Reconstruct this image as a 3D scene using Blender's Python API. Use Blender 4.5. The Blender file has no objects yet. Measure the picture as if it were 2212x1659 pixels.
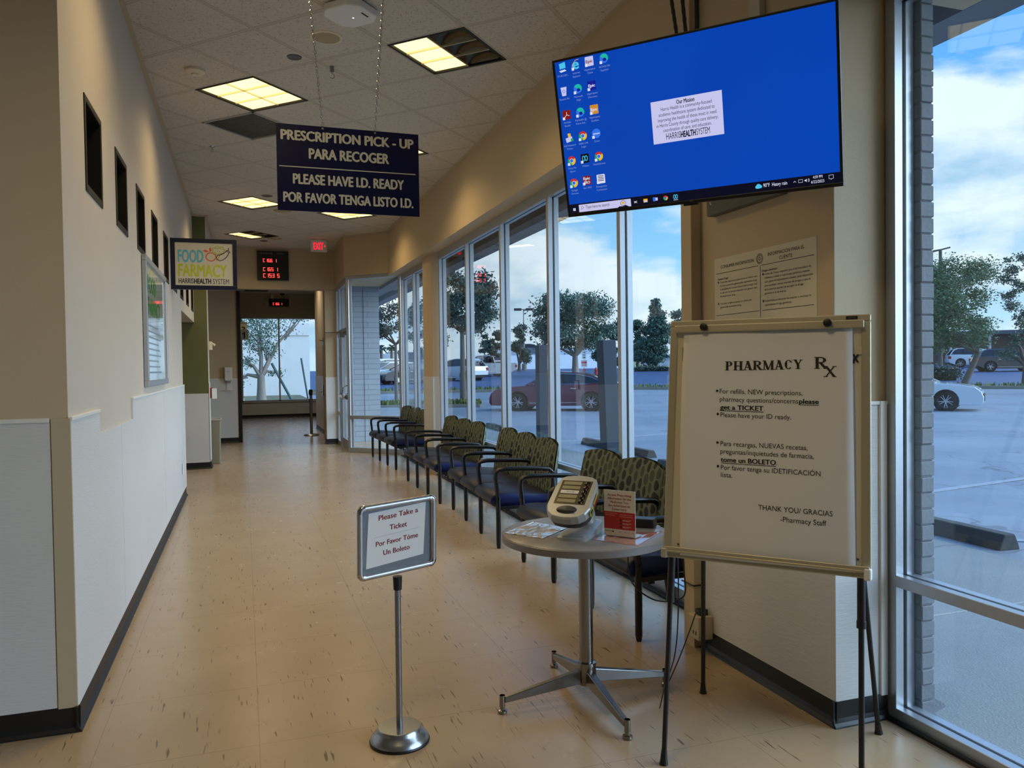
import bpy, math, random
import numpy as np
from mathutils import Vector, Matrix

# ------------------------------------------------------------------ camera, world, sun, exposure
SC = bpy.context.scene
COL = SC.collection
R_ = math.radians

def setup_camera():
    yaw, pitch, roll, f = R_(18.847), R_(-1.304), R_(-0.7864), 1696.4
    fw = Vector((math.sin(yaw)*math.cos(pitch), math.cos(yaw)*math.cos(pitch), math.sin(pitch)))
    rt = Vector((math.cos(yaw), -math.sin(yaw), 0)); up = rt.cross(fw)
    r2 = rt*math.cos(roll) + up*math.sin(roll)
    u2 = up*math.cos(roll) - rt*math.sin(roll)
    cd = bpy.data.cameras.new('camera'); co = bpy.data.objects.new('camera', cd); COL.objects.link(co)
    cd.sensor_fit = 'HORIZONTAL'; cd.sensor_width = 36.0; cd.lens = 36.0*f/2212.0
    cd.clip_start = 0.05; cd.clip_end = 600
    M = Matrix((r2, u2, -fw)).transposed().to_4x4(); M.translation = (0, 0, 1.49)
    co.matrix_world = M
    SC.camera = co
setup_camera()

SC.view_settings.view_transform = 'Standard'
SC.view_settings.look = 'None'
SC.view_settings.gamma = 1.0
SC.view_settings.use_curve_mapping = False
SC.view_settings.exposure = 0.0

def setup_world():
    w = bpy.data.worlds.new('sky'); SC.world = w; w.use_nodes = True
    nt = w.node_tree; nt.nodes.clear(); N = nt.nodes.new; L = nt.links.new
    tc = N('ShaderNodeTexCoord'); sep = N('ShaderNodeSeparateXYZ'); L(tc.outputs['Generated'], sep.inputs[0])
    def mth(op, a, b=None, c=None, clamp=False):
        n = N('ShaderNodeMath'); n.operation = op; n.use_clamp = clamp
        for i, v in enumerate((a, b, c)):
            if v is None: continue
            if isinstance(v, (int, float)): n.inputs[i].default_value = v
            else: L(v, n.inputs[i])
        return n.outputs[0]
    z = mth('MAXIMUM', sep.outputs['Z'], 0.0)
    ramp = N('ShaderNodeValToRGB'); L(z, ramp.inputs[0])
    e = ramp.color_ramp.elements
    e[0].position = 0.0; e[0].color = (0.62, 0.82, 0.92, 1)
    e[1].position = 0.5; e[1].color = (0.09, 0.34, 0.84, 1)
    k = ramp.color_ramp.elements.new(0.12); k.color = (0.33, 0.68, 0.95, 1)
    k = ramp.color_ramp.elements.new(0.28); k.color = (0.16, 0.48, 0.92, 1)
    # cumulus: noise on the stretched direction, brighter towards the upper side of each cloud
    def stretched(dz):
        cmb = N('ShaderNodeCombineXYZ'); L(mth('MULTIPLY', sep.outputs['X'], 2.6), cmb.inputs[0]); L(mth('MULTIPLY', sep.outputs['Y'], 2.6), cmb.inputs[1]); L(mth('MULTIPLY_ADD', sep.outputs['Z'], 7.5, dz), cmb.inputs[2])
        n1 = N('ShaderNodeTexNoise'); n1.inputs['Scale'].default_value = 1.0; n1.inputs['Detail'].default_value = 10; n1.inputs['Roughness'].default_value = 0.55; n1.inputs['Distortion'].default_value = 0.15
        L(cmb.outputs[0], n1.inputs['Vector']); return n1.outputs[0]
    OFF = 8.45
    a0 = stretched(OFF); a1 = stretched(OFF+0.22)
    cov = mth('SUBTRACT', a0, mth('MULTIPLY_ADD', z, 0.30, 0.415))
    mask = mth('MULTIPLY', mth('MULTIPLY', cov, 11.0, clamp=True), 0.95)
    lum = mth('MULTIPLY_ADD', mth('SUBTRACT', a0, a1), 3.4, 0.66, clamp=True)
    shade = N('ShaderNodeValToRGB'); L(lum, shade.inputs[0])
    s = shade.color_ramp.elements
    s[0].position = 0.25; s[0].color = (0.44, 0.64, 0.80, 1); s[1].position = 0.80; s[1].color = (0.92, 0.98, 1.0, 1)
    mix = N('ShaderNodeMix'); mix.data_type = 'RGBA'
    L(mask, mix.inputs['Factor']); L(ramp.outputs[0], mix.inputs['A']); L(shade.outputs[0], mix.inputs['B'])
    bg = N('ShaderNodeBackground'); L(mix.outputs['Result'], bg.inputs[0]); bg.inputs[1].default_value = 1.22
    out = N('ShaderNodeOutputWorld'); L(bg.outputs[0], out.inputs[0])
setup_world()

def setup_sun():
    # wide soft sun added for the sky glow through the shop windows
    sd = bpy.data.lights.new('sun', 'SUN'); so = bpy.data.objects.new('sun', sd); COL.objects.link(so)
    sd.energy = 6.6; sd.angle = R_(75); sd.color = (0.76, 0.88, 1.0)
    d = Vector((-1.0, 0.36, -0.50)).normalized()      # direction the light travels
    so.rotation_euler = (-d).to_track_quat('Z', 'Y').to_euler()
    so.location = (30, 0, 14)
setup_sun()

LAMP_WATTS = 15.0
random.seed(7); RNG = np.random.default_rng(11)

# ------------------------------------------------------------------ colour + material helpers
def lin(h):
    if isinstance(h, str):
        h = h.lstrip('#'); c = [int(h[i:i+2], 16)/255 for i in (0, 2, 4)]
    else: c = [v/255 for v in h]
    return tuple(v/12.92 if v <= 0.04045 else ((v+0.055)/1.055)**2.4 for v in c) + (1.0,)

class NT:
    def __init__(s, name):
        s.m = bpy.data.materials.new(name); s.m.use_nodes = True; s.t = s.m.node_tree
        s.b = s.t.nodes['Principled BSDF']; s.o = s.t.nodes['Material Output']
    def n(s, typ, **kw):
        nd = s.t.nodes.new('ShaderNode'+typ)
        for k, v in kw.items():
            if hasattr(nd, k): setattr(nd, k, v)
            else: s.set(nd, k.replace('_', ' '), v)
        return nd
    def set(s, nd, k, v):
        i = nd.inputs[k]
        if hasattr(v, 'is_linked') or hasattr(v, 'links'): s.t.links.new(v, i)
        else: i.default_value = v
    def math(s, op, a, b=None, c=None, clamp=False):
        nd = s.t.nodes.new('ShaderNodeMath'); nd.operation = op; nd.use_clamp = clamp
        for i, v in enumerate((a, b, c)):
            if v is None: continue
            if isinstance(v, (int, float)): nd.inputs[i].default_value = v
            else: s.t.links.new(v, nd.inputs[i])
        return nd.outputs[0]
    def mix(s, f, a, b):
        nd = s.t.nodes.new('ShaderNodeMix'); nd.data_type = 'RGBA'
        for k, v in (('Factor', f), ('A', a), ('B', b)):
            if isinstance(v, (int, float, tuple)): nd.inputs[k].default_value = v
            else: s.t.links.new(v, nd.inputs[k])
        return nd.outputs['Result']
    def noise(s, vec, scale, detail=3, rough=0.5):
        nd = s.t.nodes.new('ShaderNodeTexNoise'); nd.inputs['Scale'].default_value = scale
        nd.inputs['Detail'].default_value = detail; nd.inputs['Roughness'].default_value = rough
        if vec is not None: s.t.links.new(vec, nd.inputs['Vector'])
        return nd.outputs[0]
    def pos(s): return s.t.nodes.new('ShaderNodeNewGeometry').outputs['Position']
    def obj(s): return s.t.nodes.new('ShaderNodeTexCoord').outputs['Object']
    def uv(s): return s.t.nodes.new('ShaderNodeTexCoord').outputs['UV']
    def xyz(s, v):
        nd = s.t.nodes.new('ShaderNodeSeparateXYZ'); s.t.links.new(v, nd.inputs[0]); return nd.outputs
    def vec(s, x, y, z=0.0):
        nd = s.t.nodes.new('ShaderNodeCombineXYZ')
        for i, v in enumerate((x, y, z)):
            if isinstance(v, (int, float)): nd.inputs[i].default_value = v
            else: s.t.links.new(v, nd.inputs[i])
        return nd.outputs[0]
    def scale(s, v, sc):
        nd = s.t.nodes.new('ShaderNodeVectorMath'); nd.operation = 'MULTIPLY'
        s.t.links.new(v, nd.inputs[0]); nd.inputs[1].default_value = sc; return nd.outputs[0]
    def bump(s, h, strength=0.2, dist=0.01):
        nd = s.t.nodes.new('ShaderNodeBump'); nd.inputs['Strength'].default_value = strength
        nd.inputs['Distance'].default_value = dist; s.t.links.new(h, nd.inputs['Height'])
        s.t.links.new(nd.outputs[0], s.b.inputs['Normal'])
    def base(s, c):
        if isinstance(c, tuple): s.b.inputs['Base Color'].default_value = c
        else: s.t.links.new(c, s.b.inputs['Base Color'])
    def p(s, rough=0.5, metal=0.0, spec=0.5, coat=0.0):
        if isinstance(rough, (int, float)): s.b.inputs['Roughness'].default_value = rough
        else: s.t.links.new(rough, s.b.inputs['Roughness'])
        s.b.inputs['Metallic'].default_value = metal; s.b.inputs['Specular IOR Level'].default_value = spec
        s.b.inputs['Coat Weight'].default_value = coat
        return s

MATS = {}
def mat(name, col, rough=0.5, metal=0.0, spec=0.5, coat=0.0, vary=0.06, vscale=30.0, bump=0.0, bscale=200.0, emit=None, estr=1.0):
    """procedural material: base colour with a faint noise variation, optional fine bump"""
    if name in MATS: return MATS[name]
    t = NT(name); t.p(rough, metal, spec, coat); c = lin(col)
    if vary:
        nz = t.noise(t.obj(), vscale, 3)
        d = tuple(max(0, v*(1-vary)) for v in c[:3])+(1,); u = tuple(min(1, v*(1+vary)) for v in c[:3])+(1,)
        t.base(t.mix(nz, d, u))
    else: t.base(c)
    if bump: t.bump(t.noise(t.obj(), bscale, 4), bump, 0.004)
    if emit is not None:
        t.b.inputs['Emission Color'].default_value = lin(emit); t.b.inputs['Emission Strength'].default_value = estr
    MATS[name] = t.m; return t.m

# ------------------------------------------------------------------ mesh builder
ORG = {}
class MB:
    def __init__(s): s.v = []; s.f = []; s.mi = []; s.uv = {}; s.sm = []; s.cur = 0; s.smooth = False
    def m(s, i): s.cur = i; return s
    def vs(s, pts): a = len(s.v); s.v.extend(tuple(map(float, p)) for p in pts); return a
    def face(s, idx): s.f.append(tuple(idx)); s.mi.append(s.cur); s.sm.append(s.smooth)
    def quad(s, a, b, c, d): i = s.vs((a, b, c, d)); s.face((i, i+1, i+2, i+3)); return s
    def box(s, x0, x1, y0, y1, z0, z1):
        return s.obox(((x0+x1)/2, (y0+y1)/2, (z0+z1)/2), (1, 0, 0), (0, 1, 0), (0, 0, 1), abs(x1-x0)/2, abs(y1-y0)/2, abs(z1-z0)/2)
    def obox(s, c, ex, ey, ez, hx, hy, hz):
        c = Vector(c); ex = Vector(ex)*hx; ey = Vector(ey)*hy; ez = Vector(ez)*hz
        i = s.vs([c+sx*ex+sy*ey+sz*ez for sz in (-1, 1) for sy in (-1, 1) for sx in (-1, 1)])
        for q in ((0, 2, 3, 1), (4, 5, 7, 6), (0, 1, 5, 4), (2, 6, 7, 3), (0, 4, 6, 2), (1, 3, 7, 5)): s.face([i+k for k in q])
        return s
    def bar(s, a, b, w, h, up=(0, 0, 1)):
        a = Vector(a); b = Vector(b); d = b-a; L = d.length; d.normalize(); u = Vector(up)
        sd = d.cross(u)
        if sd.length < 1e-4: sd = d.cross(Vector((1, 0, 0)))
        sd.normalize(); u = sd.cross(d)
        return s.obox((a+b)/2, d, sd, u, L/2, w/2, h/2)
    def tube(s, path, r, n=10, cap=True, sq=1.0, up=None, smooth=True):
        """tube along path; r scalar or list; sq squashes along the second axis"""
        P = [Vector(p) for p in path]; k = len(P); rr = r if hasattr(r, '__len__') else [r]*k
        old = s.smooth; s.smooth = smooth
        T = []
        for i in range(k):
            d = (P[min(i+1, k-1)]-P[max(i-1, 0)]); d.normalize(); T.append(d)
        ref = Vector(up) if up else (Vector((0, 0, 1)) if abs(T[0].z) < 0.9 else Vector((1, 0, 0)))
        rings = []; u = None
        for i in range(k):
            if u is None: u = ref - T[i]*ref.dot(T[i])
            else: u = u - T[i]*u.dot(T[i])
            u.normalize(); w = T[i].cross(u)
            rings.append(s.vs([P[i]+(u*math.cos(2*math.pi*j/n)*sq+w*math.sin(2*math.pi*j/n))*rr[i] for j in range(n)]))
        for a, b in zip(rings, rings[1:]):
            for j in range(n): s.face((a+j, a+(j+1) % n, b+(j+1) % n, b+j))
        if cap:
            s.face([rings[0]+j for j in range(n)][::-1]); s.face([rings[-1]+j for j in range(n)])
        s.smooth = old; return s
    def cyl(s, a, b, r0, r1=None, n=20): return s.tube([a, b], [r0, r0 if r1 is None else r1], n)
    def lathe(s, prof, c=(0, 0, 0), n=28, ax=(0, 0, 1), ex=None):
        """prof: list of (r, h)"""
        c = Vector(c); az = Vector(ax).normalized()
        a = Vector(ex) if ex else (Vector((1, 0, 0)) if abs(az.x) < 0.9 else Vector((0, 1, 0)))
        a = (a-az*a.dot(az)).normalized(); b = az.cross(a); old = s.smooth; s.smooth = True
        rings = []
        for r, h in prof:
            if r < 1e-6: rings.append((s.vs([c+az*h]), 1))
            else: rings.append((s.vs([c+az*h+(a*math.cos(2*math.pi*j/n)+b*math.sin(2*math.pi*j/n))*r for j in range(n)]), n))
        for (p, k), (q, l) in zip(rings, rings[1:]):
            if k == 1 and l == 1: continue
            for j in range(n):
                j2 = (j+1) % n
                if k == 1: s.face((p, q+j2, q+j))
                elif l == 1: s.face((p+j, p+j2, q))
                else: s.face((p+j, p+j2, q+j2, q+j))
        s.smooth = old; return s
    def prism(s, poly, O, ex, ey, ez, d0, d1):
        """poly in (ex,ey) plane, extruded along ez from d0 to d1 (counter-clockwise poly)"""
        O = Vector(O); ex = Vector(ex); ey = Vector(ey); ez = Vector(ez); n = len(poly)
        a = s.vs([O+ex*x+ey*y+ez*d0 for x, y in poly]); b = s.vs([O+ex*x+ey*y+ez*d1 for x, y in poly])
        s.face([a+j for j in range(n)][::-1]); s.face([b+j for j in range(n)])
        for j in range(n): s.face((a+j, a+(j+1) % n, b+(j+1) % n, b+j))
        return s
    def grid(s, fn, nu, nv, uv=False, closed_u=False):
        old = s.smooth; s.smooth = True
        a = s.vs([fn(i/(nu-1 if not closed_u else nu), j/(nv-1)) for j in range(nv) for i in range(nu)])
        if uv:
            for j in range(nv):
                for i in range(nu): s.uv[a+j*nu+i] = (i/(nu-1), j/(nv-1))
        for j in range(nv-1):
            for i in range(nu if closed_u else nu-1):
                i2 = (i+1) % nu
                s.face((a+j*nu+i, a+j*nu+i2, a+(j+1)*nu+i2, a+(j+1)*nu+i))
        s.smooth = old; return s
    def ball(s, c, r, n=16, k=8, sc=(1, 1, 1)):
        c = Vector(c)
        return s.grid(lambda u, v: c+Vector((math.cos(2*math.pi*u)*math.sin(math.pi*v)*r*sc[0], math.sin(2*math.pi*u)*math.sin(math.pi*v)*r*sc[1], -math.cos(math.pi*v)*r*sc[2])), n, k, closed_u=True)
    def build(s, name, mats, parent=None, org=None, bevel=0, seg=2, sharp=40, label=None):
        o = None
        if not isinstance(mats, (list, tuple)): mats = [mats]
        V = np.array(s.v, dtype=float)
        if parent is not None: og = ORG[parent.name]
        elif org is not None: og = np.array(org, float)
        else:
            mn, mx = V.min(0), V.max(0); og = np.array(((mn[0]+mx[0])/2, (mn[1]+mx[1])/2, mn[2]))
        me = bpy.data.meshes.new(name)
        me.from_pydata([tuple(p) for p in (V-og)], [], s.f)
        for mm in mats: me.materials.append(mm)
        me.polygons.foreach_set('material_index', s.mi)
        me.polygons.foreach_set('use_smooth', s.sm)
        if s.uv:
            ul = me.uv_layers.new(name='UVMap')
            for lp in me.loops:
                if lp.vertex_index in s.uv: ul.data[lp.index].uv = s.uv[lp.vertex_index]
        me.update()
        if any(s.sm) and sharp: me.set_sharp_from_angle(angle=R_(sharp))
        o = bpy.data.objects.new(name, me); COL.objects.link(o)
        if parent is not None: o.parent = parent
        else: o.location = og
        ORG[o.name] = og
        if bevel:
            md = o.modifiers.new('bevel', 'BEVEL'); md.width = bevel; md.segments = seg; md.limit_method = 'ANGLE'; md.angle_limit = R_(35)
        if label: o['label'] = label
        return o

def thing(name, loc, label, cat, group=None):
    o = bpy.data.objects.new(name, None); COL.objects.link(o); o.location = loc
    o.empty_display_size = 0.1
    ORG[o.name] = np.array(loc, float)
    return tag(o, label, cat, group)
def tag(o, label, cat, group=None):
    o['label'] = label; o['category'] = cat
    if group: o['group'] = group
    return o
def struct(o, label=None):
    o['kind'] = 'structure'
    if label: o['label'] = label
    return o
def copy_tree(o, parent=None):
    c = o.copy(); COL.objects.link(c); ORG[c.name] = ORG[o.name]
    if parent is not None: c.parent = parent
    for ch in list(o.children): copy_tree(ch, c)
    return c

# ------------------------------------------------------------------ lettering
_G = {}
def glyphs(txt, bold=0.0, shear=0.0):
    k = (txt, bold, shear)
    if k in _G: return _G[k]
    cu = bpy.data.curves.new('t', 'FONT'); cu.body = txt; cu.size = 1.0; cu.resolution_u = 3; cu.offset = bold; cu.shear = shear
    ob = bpy.data.objects.new('t', cu); me = ob.to_mesh()
    v = np.array([p.co[:2] for p in me.vertices]) if len(me.vertices) else np.zeros((1, 2))
    f = [tuple(p.vertices) for p in me.polygons]
    ob.to_mesh_clear(); bpy.data.objects.remove(ob); bpy.data.curves.remove(cu)
    _G[k] = (v, f); return _G[k]
_H = glyphs('H'); CAPH = float(_H[0][:, 1].max()-_H[0][:, 1].min()) if len(_H[1]) else 0.73

class Sheet:
    """a flat surface: O top-left corner, ex right, ey DOWN (unit vectors), en out of the surface; u,v in metres"""
    def __init__(s, O, ex, ey, en=None):
        s.O = Vector(O); s.ex = Vector(ex).normalized(); s.ey = Vector(ey).normalized()
        s.en = Vector(en).normalized() if en else s.ey.cross(s.ex).normalized()
    def p(s, u, v, d=0.0): return s.O+s.ex*u+s.ey*v+s.en*d
    def text(s, mb, txt, u0, v, cap, u1=None, bold=0.0, align='l', d=0.0008, shear=0.0, xs=1.0):
        """baseline v, cap height cap; if u1 given the line is fitted between u0 and u1"""
        V, F = glyphs(txt, 0.0, shear)
        if not F: return
        bold = max(0.0, bold); sy = cap/CAPH/(1+bold); mn, mx = V[:, 0].min(), V[:, 0].max(); w = mx-mn
        if u1 is not None: sx = (u1-u0)/(w+2*bold); x0 = u0+bold*sx
        else:
            sx = sy*xs; x0 = {'l': u0, 'c': u0-w*sx/2, 'r': u0-w*sx}[align]
        for k, (ox, oy) in enumerate(((-bold, 0), (bold, 0), (0, -bold*.5), (0, bold*.5)) if bold else ((0, 0),)):
            i = mb.vs([s.p(x0+(x-mn+ox)*sx, v-(y+oy)*sy, d+.00006*k) for x, y in V])
            for f in F: mb.face([i+q for q in f])
    def rect(s, mb, u0, u1, v0, v1, d=0.0006):
        mb.quad(s.p(u0, v1, d), s.p(u1, v1, d), s.p(u1, v0, d), s.p(u0, v0, d))
    def poly(s, mb, pts, d=0.0006):
        i = mb.vs([s.p(u, v, d) for u, v in pts]); mb.face([i+k for k in range(len(pts))])
    def disc(s, mb, u, v, ru, rv=None, n=24, d=0.0006, a0=0, a1=360):
        rv = rv or ru
        pts = [(u+ru*math.cos(R_(a0+(a1-a0)*k/n)), v-rv*math.sin(R_(a0+(a1-a0)*k/n))) for k in range(n+(0 if a1-a0 >= 360 else 1))]
        if a1-a0 < 360: pts.append((u, v))
        s.poly(mb, pts, d)
    def line(s, mb, pts, w, d=0.0008, close=False):
        P = [Vector((a, b)) for a, b in pts]
        if close: P.append(P[0])
        L = []; n = len(P)
        for i in range(n):
            if close and i in (0, n-1): t = (P[1]-P[-2]).normalized()
            else: t = (P[min(i+1, n-1)]-P[max(i-1, 0)]).normalized()
            nn = Vector((-t.y, t.x))*w/2; L.append((P[i]+nn, P[i]-nn))
        for (a, b), (c, e) in zip(L, L[1:]):
            mb.quad(s.p(a.x, a.y, d), s.p(b.x, b.y, d), s.p(e.x, e.y, d), s.p(c.x, c.y, d))
    def slab(s, mb, u0, u1, v0, v1, d0, d1):
        c = s.p((u0+u1)/2, (v0+v1)/2, (d0+d1)/2)
        mb.obox(c, s.ex, s.ey, s.en, abs(u1-u0)/2, abs(v1-v0)/2, abs(d1-d0)/2)
def rrect(u0, u1, v0, v1, r, n=4):
    pts = []
    for cx, cy, a in ((u1-r, v1-r, 0), (u0+r, v1-r, 90), (u0+r, v0+r, 180), (u1-r, v0+r, 270)):
        pts += [(cx+r*math.cos(R_(a+90*k/n)), cy+r*math.sin(R_(a+90*k/n))) for k in range(n+1)]
    return pts
# ------------------------------------------------------------------ materials of the place
def m_floor():
    t = NT('vinyl_tile'); P = t.xyz(t.pos()); T = 0.6096
    fx = t.math('FRACT', t.math('DIVIDE', t.math('SUBTRACT', P[0], 0.030), T))
    fy = t.math('FRACT', t.math('DIVIDE', t.math('SUBTRACT', P[1], 3.861), T))
    def ln(f, w): return t.math('GREATER_THAN', t.math('ABSOLUTE', t.math('SUBTRACT', f, 0.5)), 0.5-w)
    joint = t.math('MAXIMUM', ln(fx, 0.0028), ln(fy, 0.0028))
    ix = t.math('FLOOR', t.math('DIVIDE', t.math('SUBTRACT', P[0], 0.030), T)); iy = t.math('FLOOR', t.math('DIVIDE', t.math('SUBTRACT', P[1], 3.861), T))
    wn = t.n('TexWhiteNoise', noise_dimensions='2D'); t.t.links.new(t.vec(ix, iy), wn.inputs['Vector'])
    tone = wn.outputs['Value']
    cl = t.noise(t.pos(), 2.2, 4)
    base = t.mix(cl, lin('#9f886a'), lin('#b29b7c'))
    base = t.mix(t.math('MULTIPLY', tone, 0.35), base, lin('#a69074'))
    v = t.vec(t.math('MULTIPLY', P[0], 105), t.math('MULTIPLY', P[1], 8.0), t.math('MULTIPLY', tone, 7))
    s1 = t.noise(v, 1.0, 1, 0.3)
    v2 = t.vec(t.math('MULTIPLY', P[0], 9), t.math('MULTIPLY', P[1], 5))
    patch = t.noise(v2, 1.0, 2)
    fleck = t.math('MULTIPLY', t.math('MULTIPLY', t.math('SUBTRACT', s1, 0.69), 16, clamp=True), t.math('MULTIPLY', t.math('SUBTRACT', patch, 0.40), 8, clamp=True))
    base = t.mix(t.math('MULTIPLY', fleck, 0.75), base, lin('#4a3825'))
    base = t.mix(t.math('MULTIPLY', joint, 0.45), base, lin('#6d5a42'))
    t.base(base)
    rg = t.math('MULTIPLY_ADD', t.noise(t.pos(), 5, 4), 0.16, 0.17)
    t.p(rg, 0, 0.5)
    t.bump(t.noise(t.pos(), 3.5, 3), 0.05, 0.02)
    return t.m
def m_ceiling():
    t = NT('ceiling_tile'); P = t.xyz(t.pos()); k = math.sqrt(0.5)
    u = t.math('MULTIPLY', t.math('ADD', P[0], P[1]), k); v = t.math('MULTIPLY', t.math('SUBTRACT', P[1], P[0]), k)
    fu = t.math('FRACT', t.math('DIVIDE', t.math('SUBTRACT', u, 4.10), 0.651)); fv = t.math('FRACT', t.math('DIVIDE', t.math('SUBTRACT', v, 2.02), 0.641))
    def ln(f, w): return t.math('GREATER_THAN', t.math('ABSOLUTE', t.math('SUBTRACT', f, 0.5)), 0.5-w)
    bar = t.math('MAXIMUM', ln(fu, 0.020), ln(fv, 0.020)); edge = t.math('SUBTRACT', t.math('MAXIMUM', ln(fu, 0.026), ln(fv, 0.026)), bar)
    sp = t.noise(t.pos(), 95, 2, 0.6); worm = t.noise(t.pos(), 40, 3, 0.6)
    dots = t.math('MULTIPLY', t.math('SUBTRACT', t.math('MULTIPLY_ADD', worm, 0.5, t.math('MULTIPLY', sp, 0.5)), 0.55), 16, clamp=True)
    tile = t.mix(t.noise(t.pos(), 0.9, 3), lin('#c3bcaf'), lin('#cdc7ba'))
    tile = t.mix(t.math('MULTIPLY', dots, 0.55), tile, lin('#6f675a'))
    c = t.mix(bar, tile, lin('#bdb5a5')); c = t.mix(t.math('MULTIPLY', edge, 0.55), c, lin('#4a4439'))
    t.base(c); t.p(0.9, 0, 0.2)
    t.bump(t.math('MULTIPLY', bar, 1.0), 0.25, 0.01)
    return t.m
def m_wains():
    t = NT('wainscot_panel'); P = t.xyz(t.pos())
    h = t.noise(t.vec(t.math('MULTIPLY', P[0], 22), t.math('MULTIPLY', P[1], 22), t.math('MULTIPLY', P[2], 150)), 1.0, 3, 0.55)
    c = t.mix(t.noise(t.pos(), 1.2, 3), lin('#c9c8c5'), lin('#d3d2cf'))
    sc = t.math('MULTIPLY', t.math('SUBTRACT', t.noise(t.vec(t.math('MULTIPLY', P[0], 7), t.math('MULTIPLY', P[1], 7), t.math('MULTIPLY', P[2], 3)), 1.0, 4), 0.63), 4, clamp=True)
    c = t.mix(t.math('MULTIPLY', sc, 0.25), c, lin('#a9a196'))
    t.base(c); t.p(0.45, 0, 0.4); t.bump(h, 0.35, 0.004); return t.m
def m_brick(name, ca, cb):
    t = NT(name); b = t.n('TexBrick', offset=0.5); P = t.xyz(t.pos())
    t.t.links.new(t.vec(t.math('ADD', P[0], P[1]), P[2]), b.inputs['Vector'])
    b.inputs['Color1'].default_value = lin(ca); b.inputs['Color2'].default_value = lin(cb); b.inputs['Mortar'].default_value = lin('#858c94')
    b.inputs['Scale'].default_value = 1.0; b.inputs['Brick Width'].default_value = 0.55; b.inputs['Row Height'].default_value = 0.105
    b.inputs['Mortar Size'].default_value = 0.006
    t.base(t.mix(t.math('MULTIPLY', t.noise(t.pos(), 14, 4), 0.3), b.outputs['Color'], lin('#99999a'))); t.p(0.85)
    t.bump(t.math('SUBTRACT', t.math('MULTIPLY', t.noise(t.pos(), 60, 4), 0.4), b.outputs['Fac']), 0.6, 0.01); return t.m
def m_glass():
    t = NT('window_glass'); nt = t.t; nt.nodes.remove(t.b)
    geo = nt.nodes.new('ShaderNodeNewGeometry')
    d = nt.nodes.new('ShaderNodeVectorMath'); d.operation = 'DOT_PRODUCT'
    nt.links.new(geo.outputs['Normal'], d.inputs[0]); nt.links.new(geo.outputs['Incoming'], d.inputs[1])
    a = t.math('SUBTRACT', 1.0, t.math('ABSOLUTE', d.outputs['Value']))
    fr = t.math('MULTIPLY_ADD', t.math('POWER', a, 5.0), 0.90, 0.035)
    tr = nt.nodes.new('ShaderNodeBsdfTransparent'); tr.inputs[0].default_value = (0.90, 0.955, 0.99, 1)
    gl = nt.nodes.new('ShaderNodeBsdfGlossy'); gl.inputs['Roughness'].default_value = 0.0; gl.inputs['Color'].default_value = (0.9, 0.95, 1, 1)
    mx = nt.nodes.new('ShaderNodeMixShader'); nt.links.new(fr, mx.inputs[0]); nt.links.new(tr.outputs[0], mx.inputs[1]); nt.links.new(gl.outputs[0], mx.inputs[2])
    nt.links.new(mx.outputs[0], t.o.inputs['Surface']); return t.m
def m_fabric():
    t = NT('dotted_upholstery'); U = t.xyz(t.uv())
    gu = t.math('MULTIPLY', U[0], 8.0); gv = t.math('MULTIPLY', U[1], 6.0)
    iu = t.math('FLOOR', gu); sv = t.math('ADD', gv, t.math('MULTIPLY', t.math('MODULO', iu, 2.0), 0.5))
    x = t.math('MULTIPLY', t.math('SUBTRACT', t.math('FRACT', gu), 0.5), 1.0); y = t.math('SUBTRACT', t.math('FRACT', sv), 0.5)
    wn = t.n('TexWhiteNoise', noise_dimensions='2D'); t.t.links.new(t.vec(iu, t.math('FLOOR', sv)), wn.inputs['Vector'])
    par = t.math('MODULO', t.math('ADD', iu, t.math('FLOOR', sv)), 3.0)
    wide = t.math('MULTIPLY_ADD', t.math('GREATER_THAN', par, 0.9), -0.12, 0.42)
    r = t.math('SQRT', t.math('ADD', t.math('POWER', t.math('DIVIDE', x, wide), 2.0), t.math('POWER', t.math('DIVIDE', y, 0.45), 2.0)))
    ins = t.math('LESS_THAN', r, 1.0); rim = t.math('SUBTRACT', ins, t.math('LESS_THAN', r, 0.86))
    dark = t.math('GREATER_THAN', wn.outputs['Value'], 0.42)
    cin = t.mix(dark, lin('#464b3a'), lin('#171b1d'))
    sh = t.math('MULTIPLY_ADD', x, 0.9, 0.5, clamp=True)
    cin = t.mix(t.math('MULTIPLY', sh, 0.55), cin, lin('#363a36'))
    c = t.mix(ins, lin('#62664f'), cin); c = t.mix(t.math('MULTIPLY', rim, 0.8), c, lin('#2a2d26'))
    t.base(c); t.p(0.65, 0, 0.3); t.bump(t.noise(t.obj(), 300, 3), 0.15, 0.002); return t.m
def m_asphalt(name, a, b, sc=1.0):
    t = NT(name); P = t.pos()
    c = t.mix(t.math('MULTIPLY_ADD', t.math('SUBTRACT', t.noise(P, 0.45*sc, 6, 0.65), 0.5), 2.6, 0.5, clamp=True), lin(a), lin(b)); c = t.mix(t.math('MULTIPLY', t.noise(P, 45, 4, .7), 0.5), c, lin(b))
    cr = t.n('TexVoronoi', feature='DISTANCE_TO_EDGE'); cr.inputs['Scale'].default_value = 0.33
    wv = t.n('VectorMath', operation='ADD'); t.t.links.new(P, wv.inputs[0])
    nz = t.n('TexNoise'); nz.inputs['Scale'].default_value = 1.4; t.t.links.new(P, nz.inputs['Vector'])
    t.t.links.new(nz.outputs['Color'], wv.inputs[1]); t.t.links.new(wv.outputs[0], cr.inputs['Vector'])
    crk = t.math('LESS_THAN', cr.outputs['Distance'], 0.006)
    c = t.mix(t.math('MULTIPLY', crk, 0.5), c, lin('#4d4c4a'))
    t.base(c); t.p(0.55, 0, 0.5); t.bump(t.noise(P, 90, 3), 0.3, 0.01); return t.m

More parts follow.
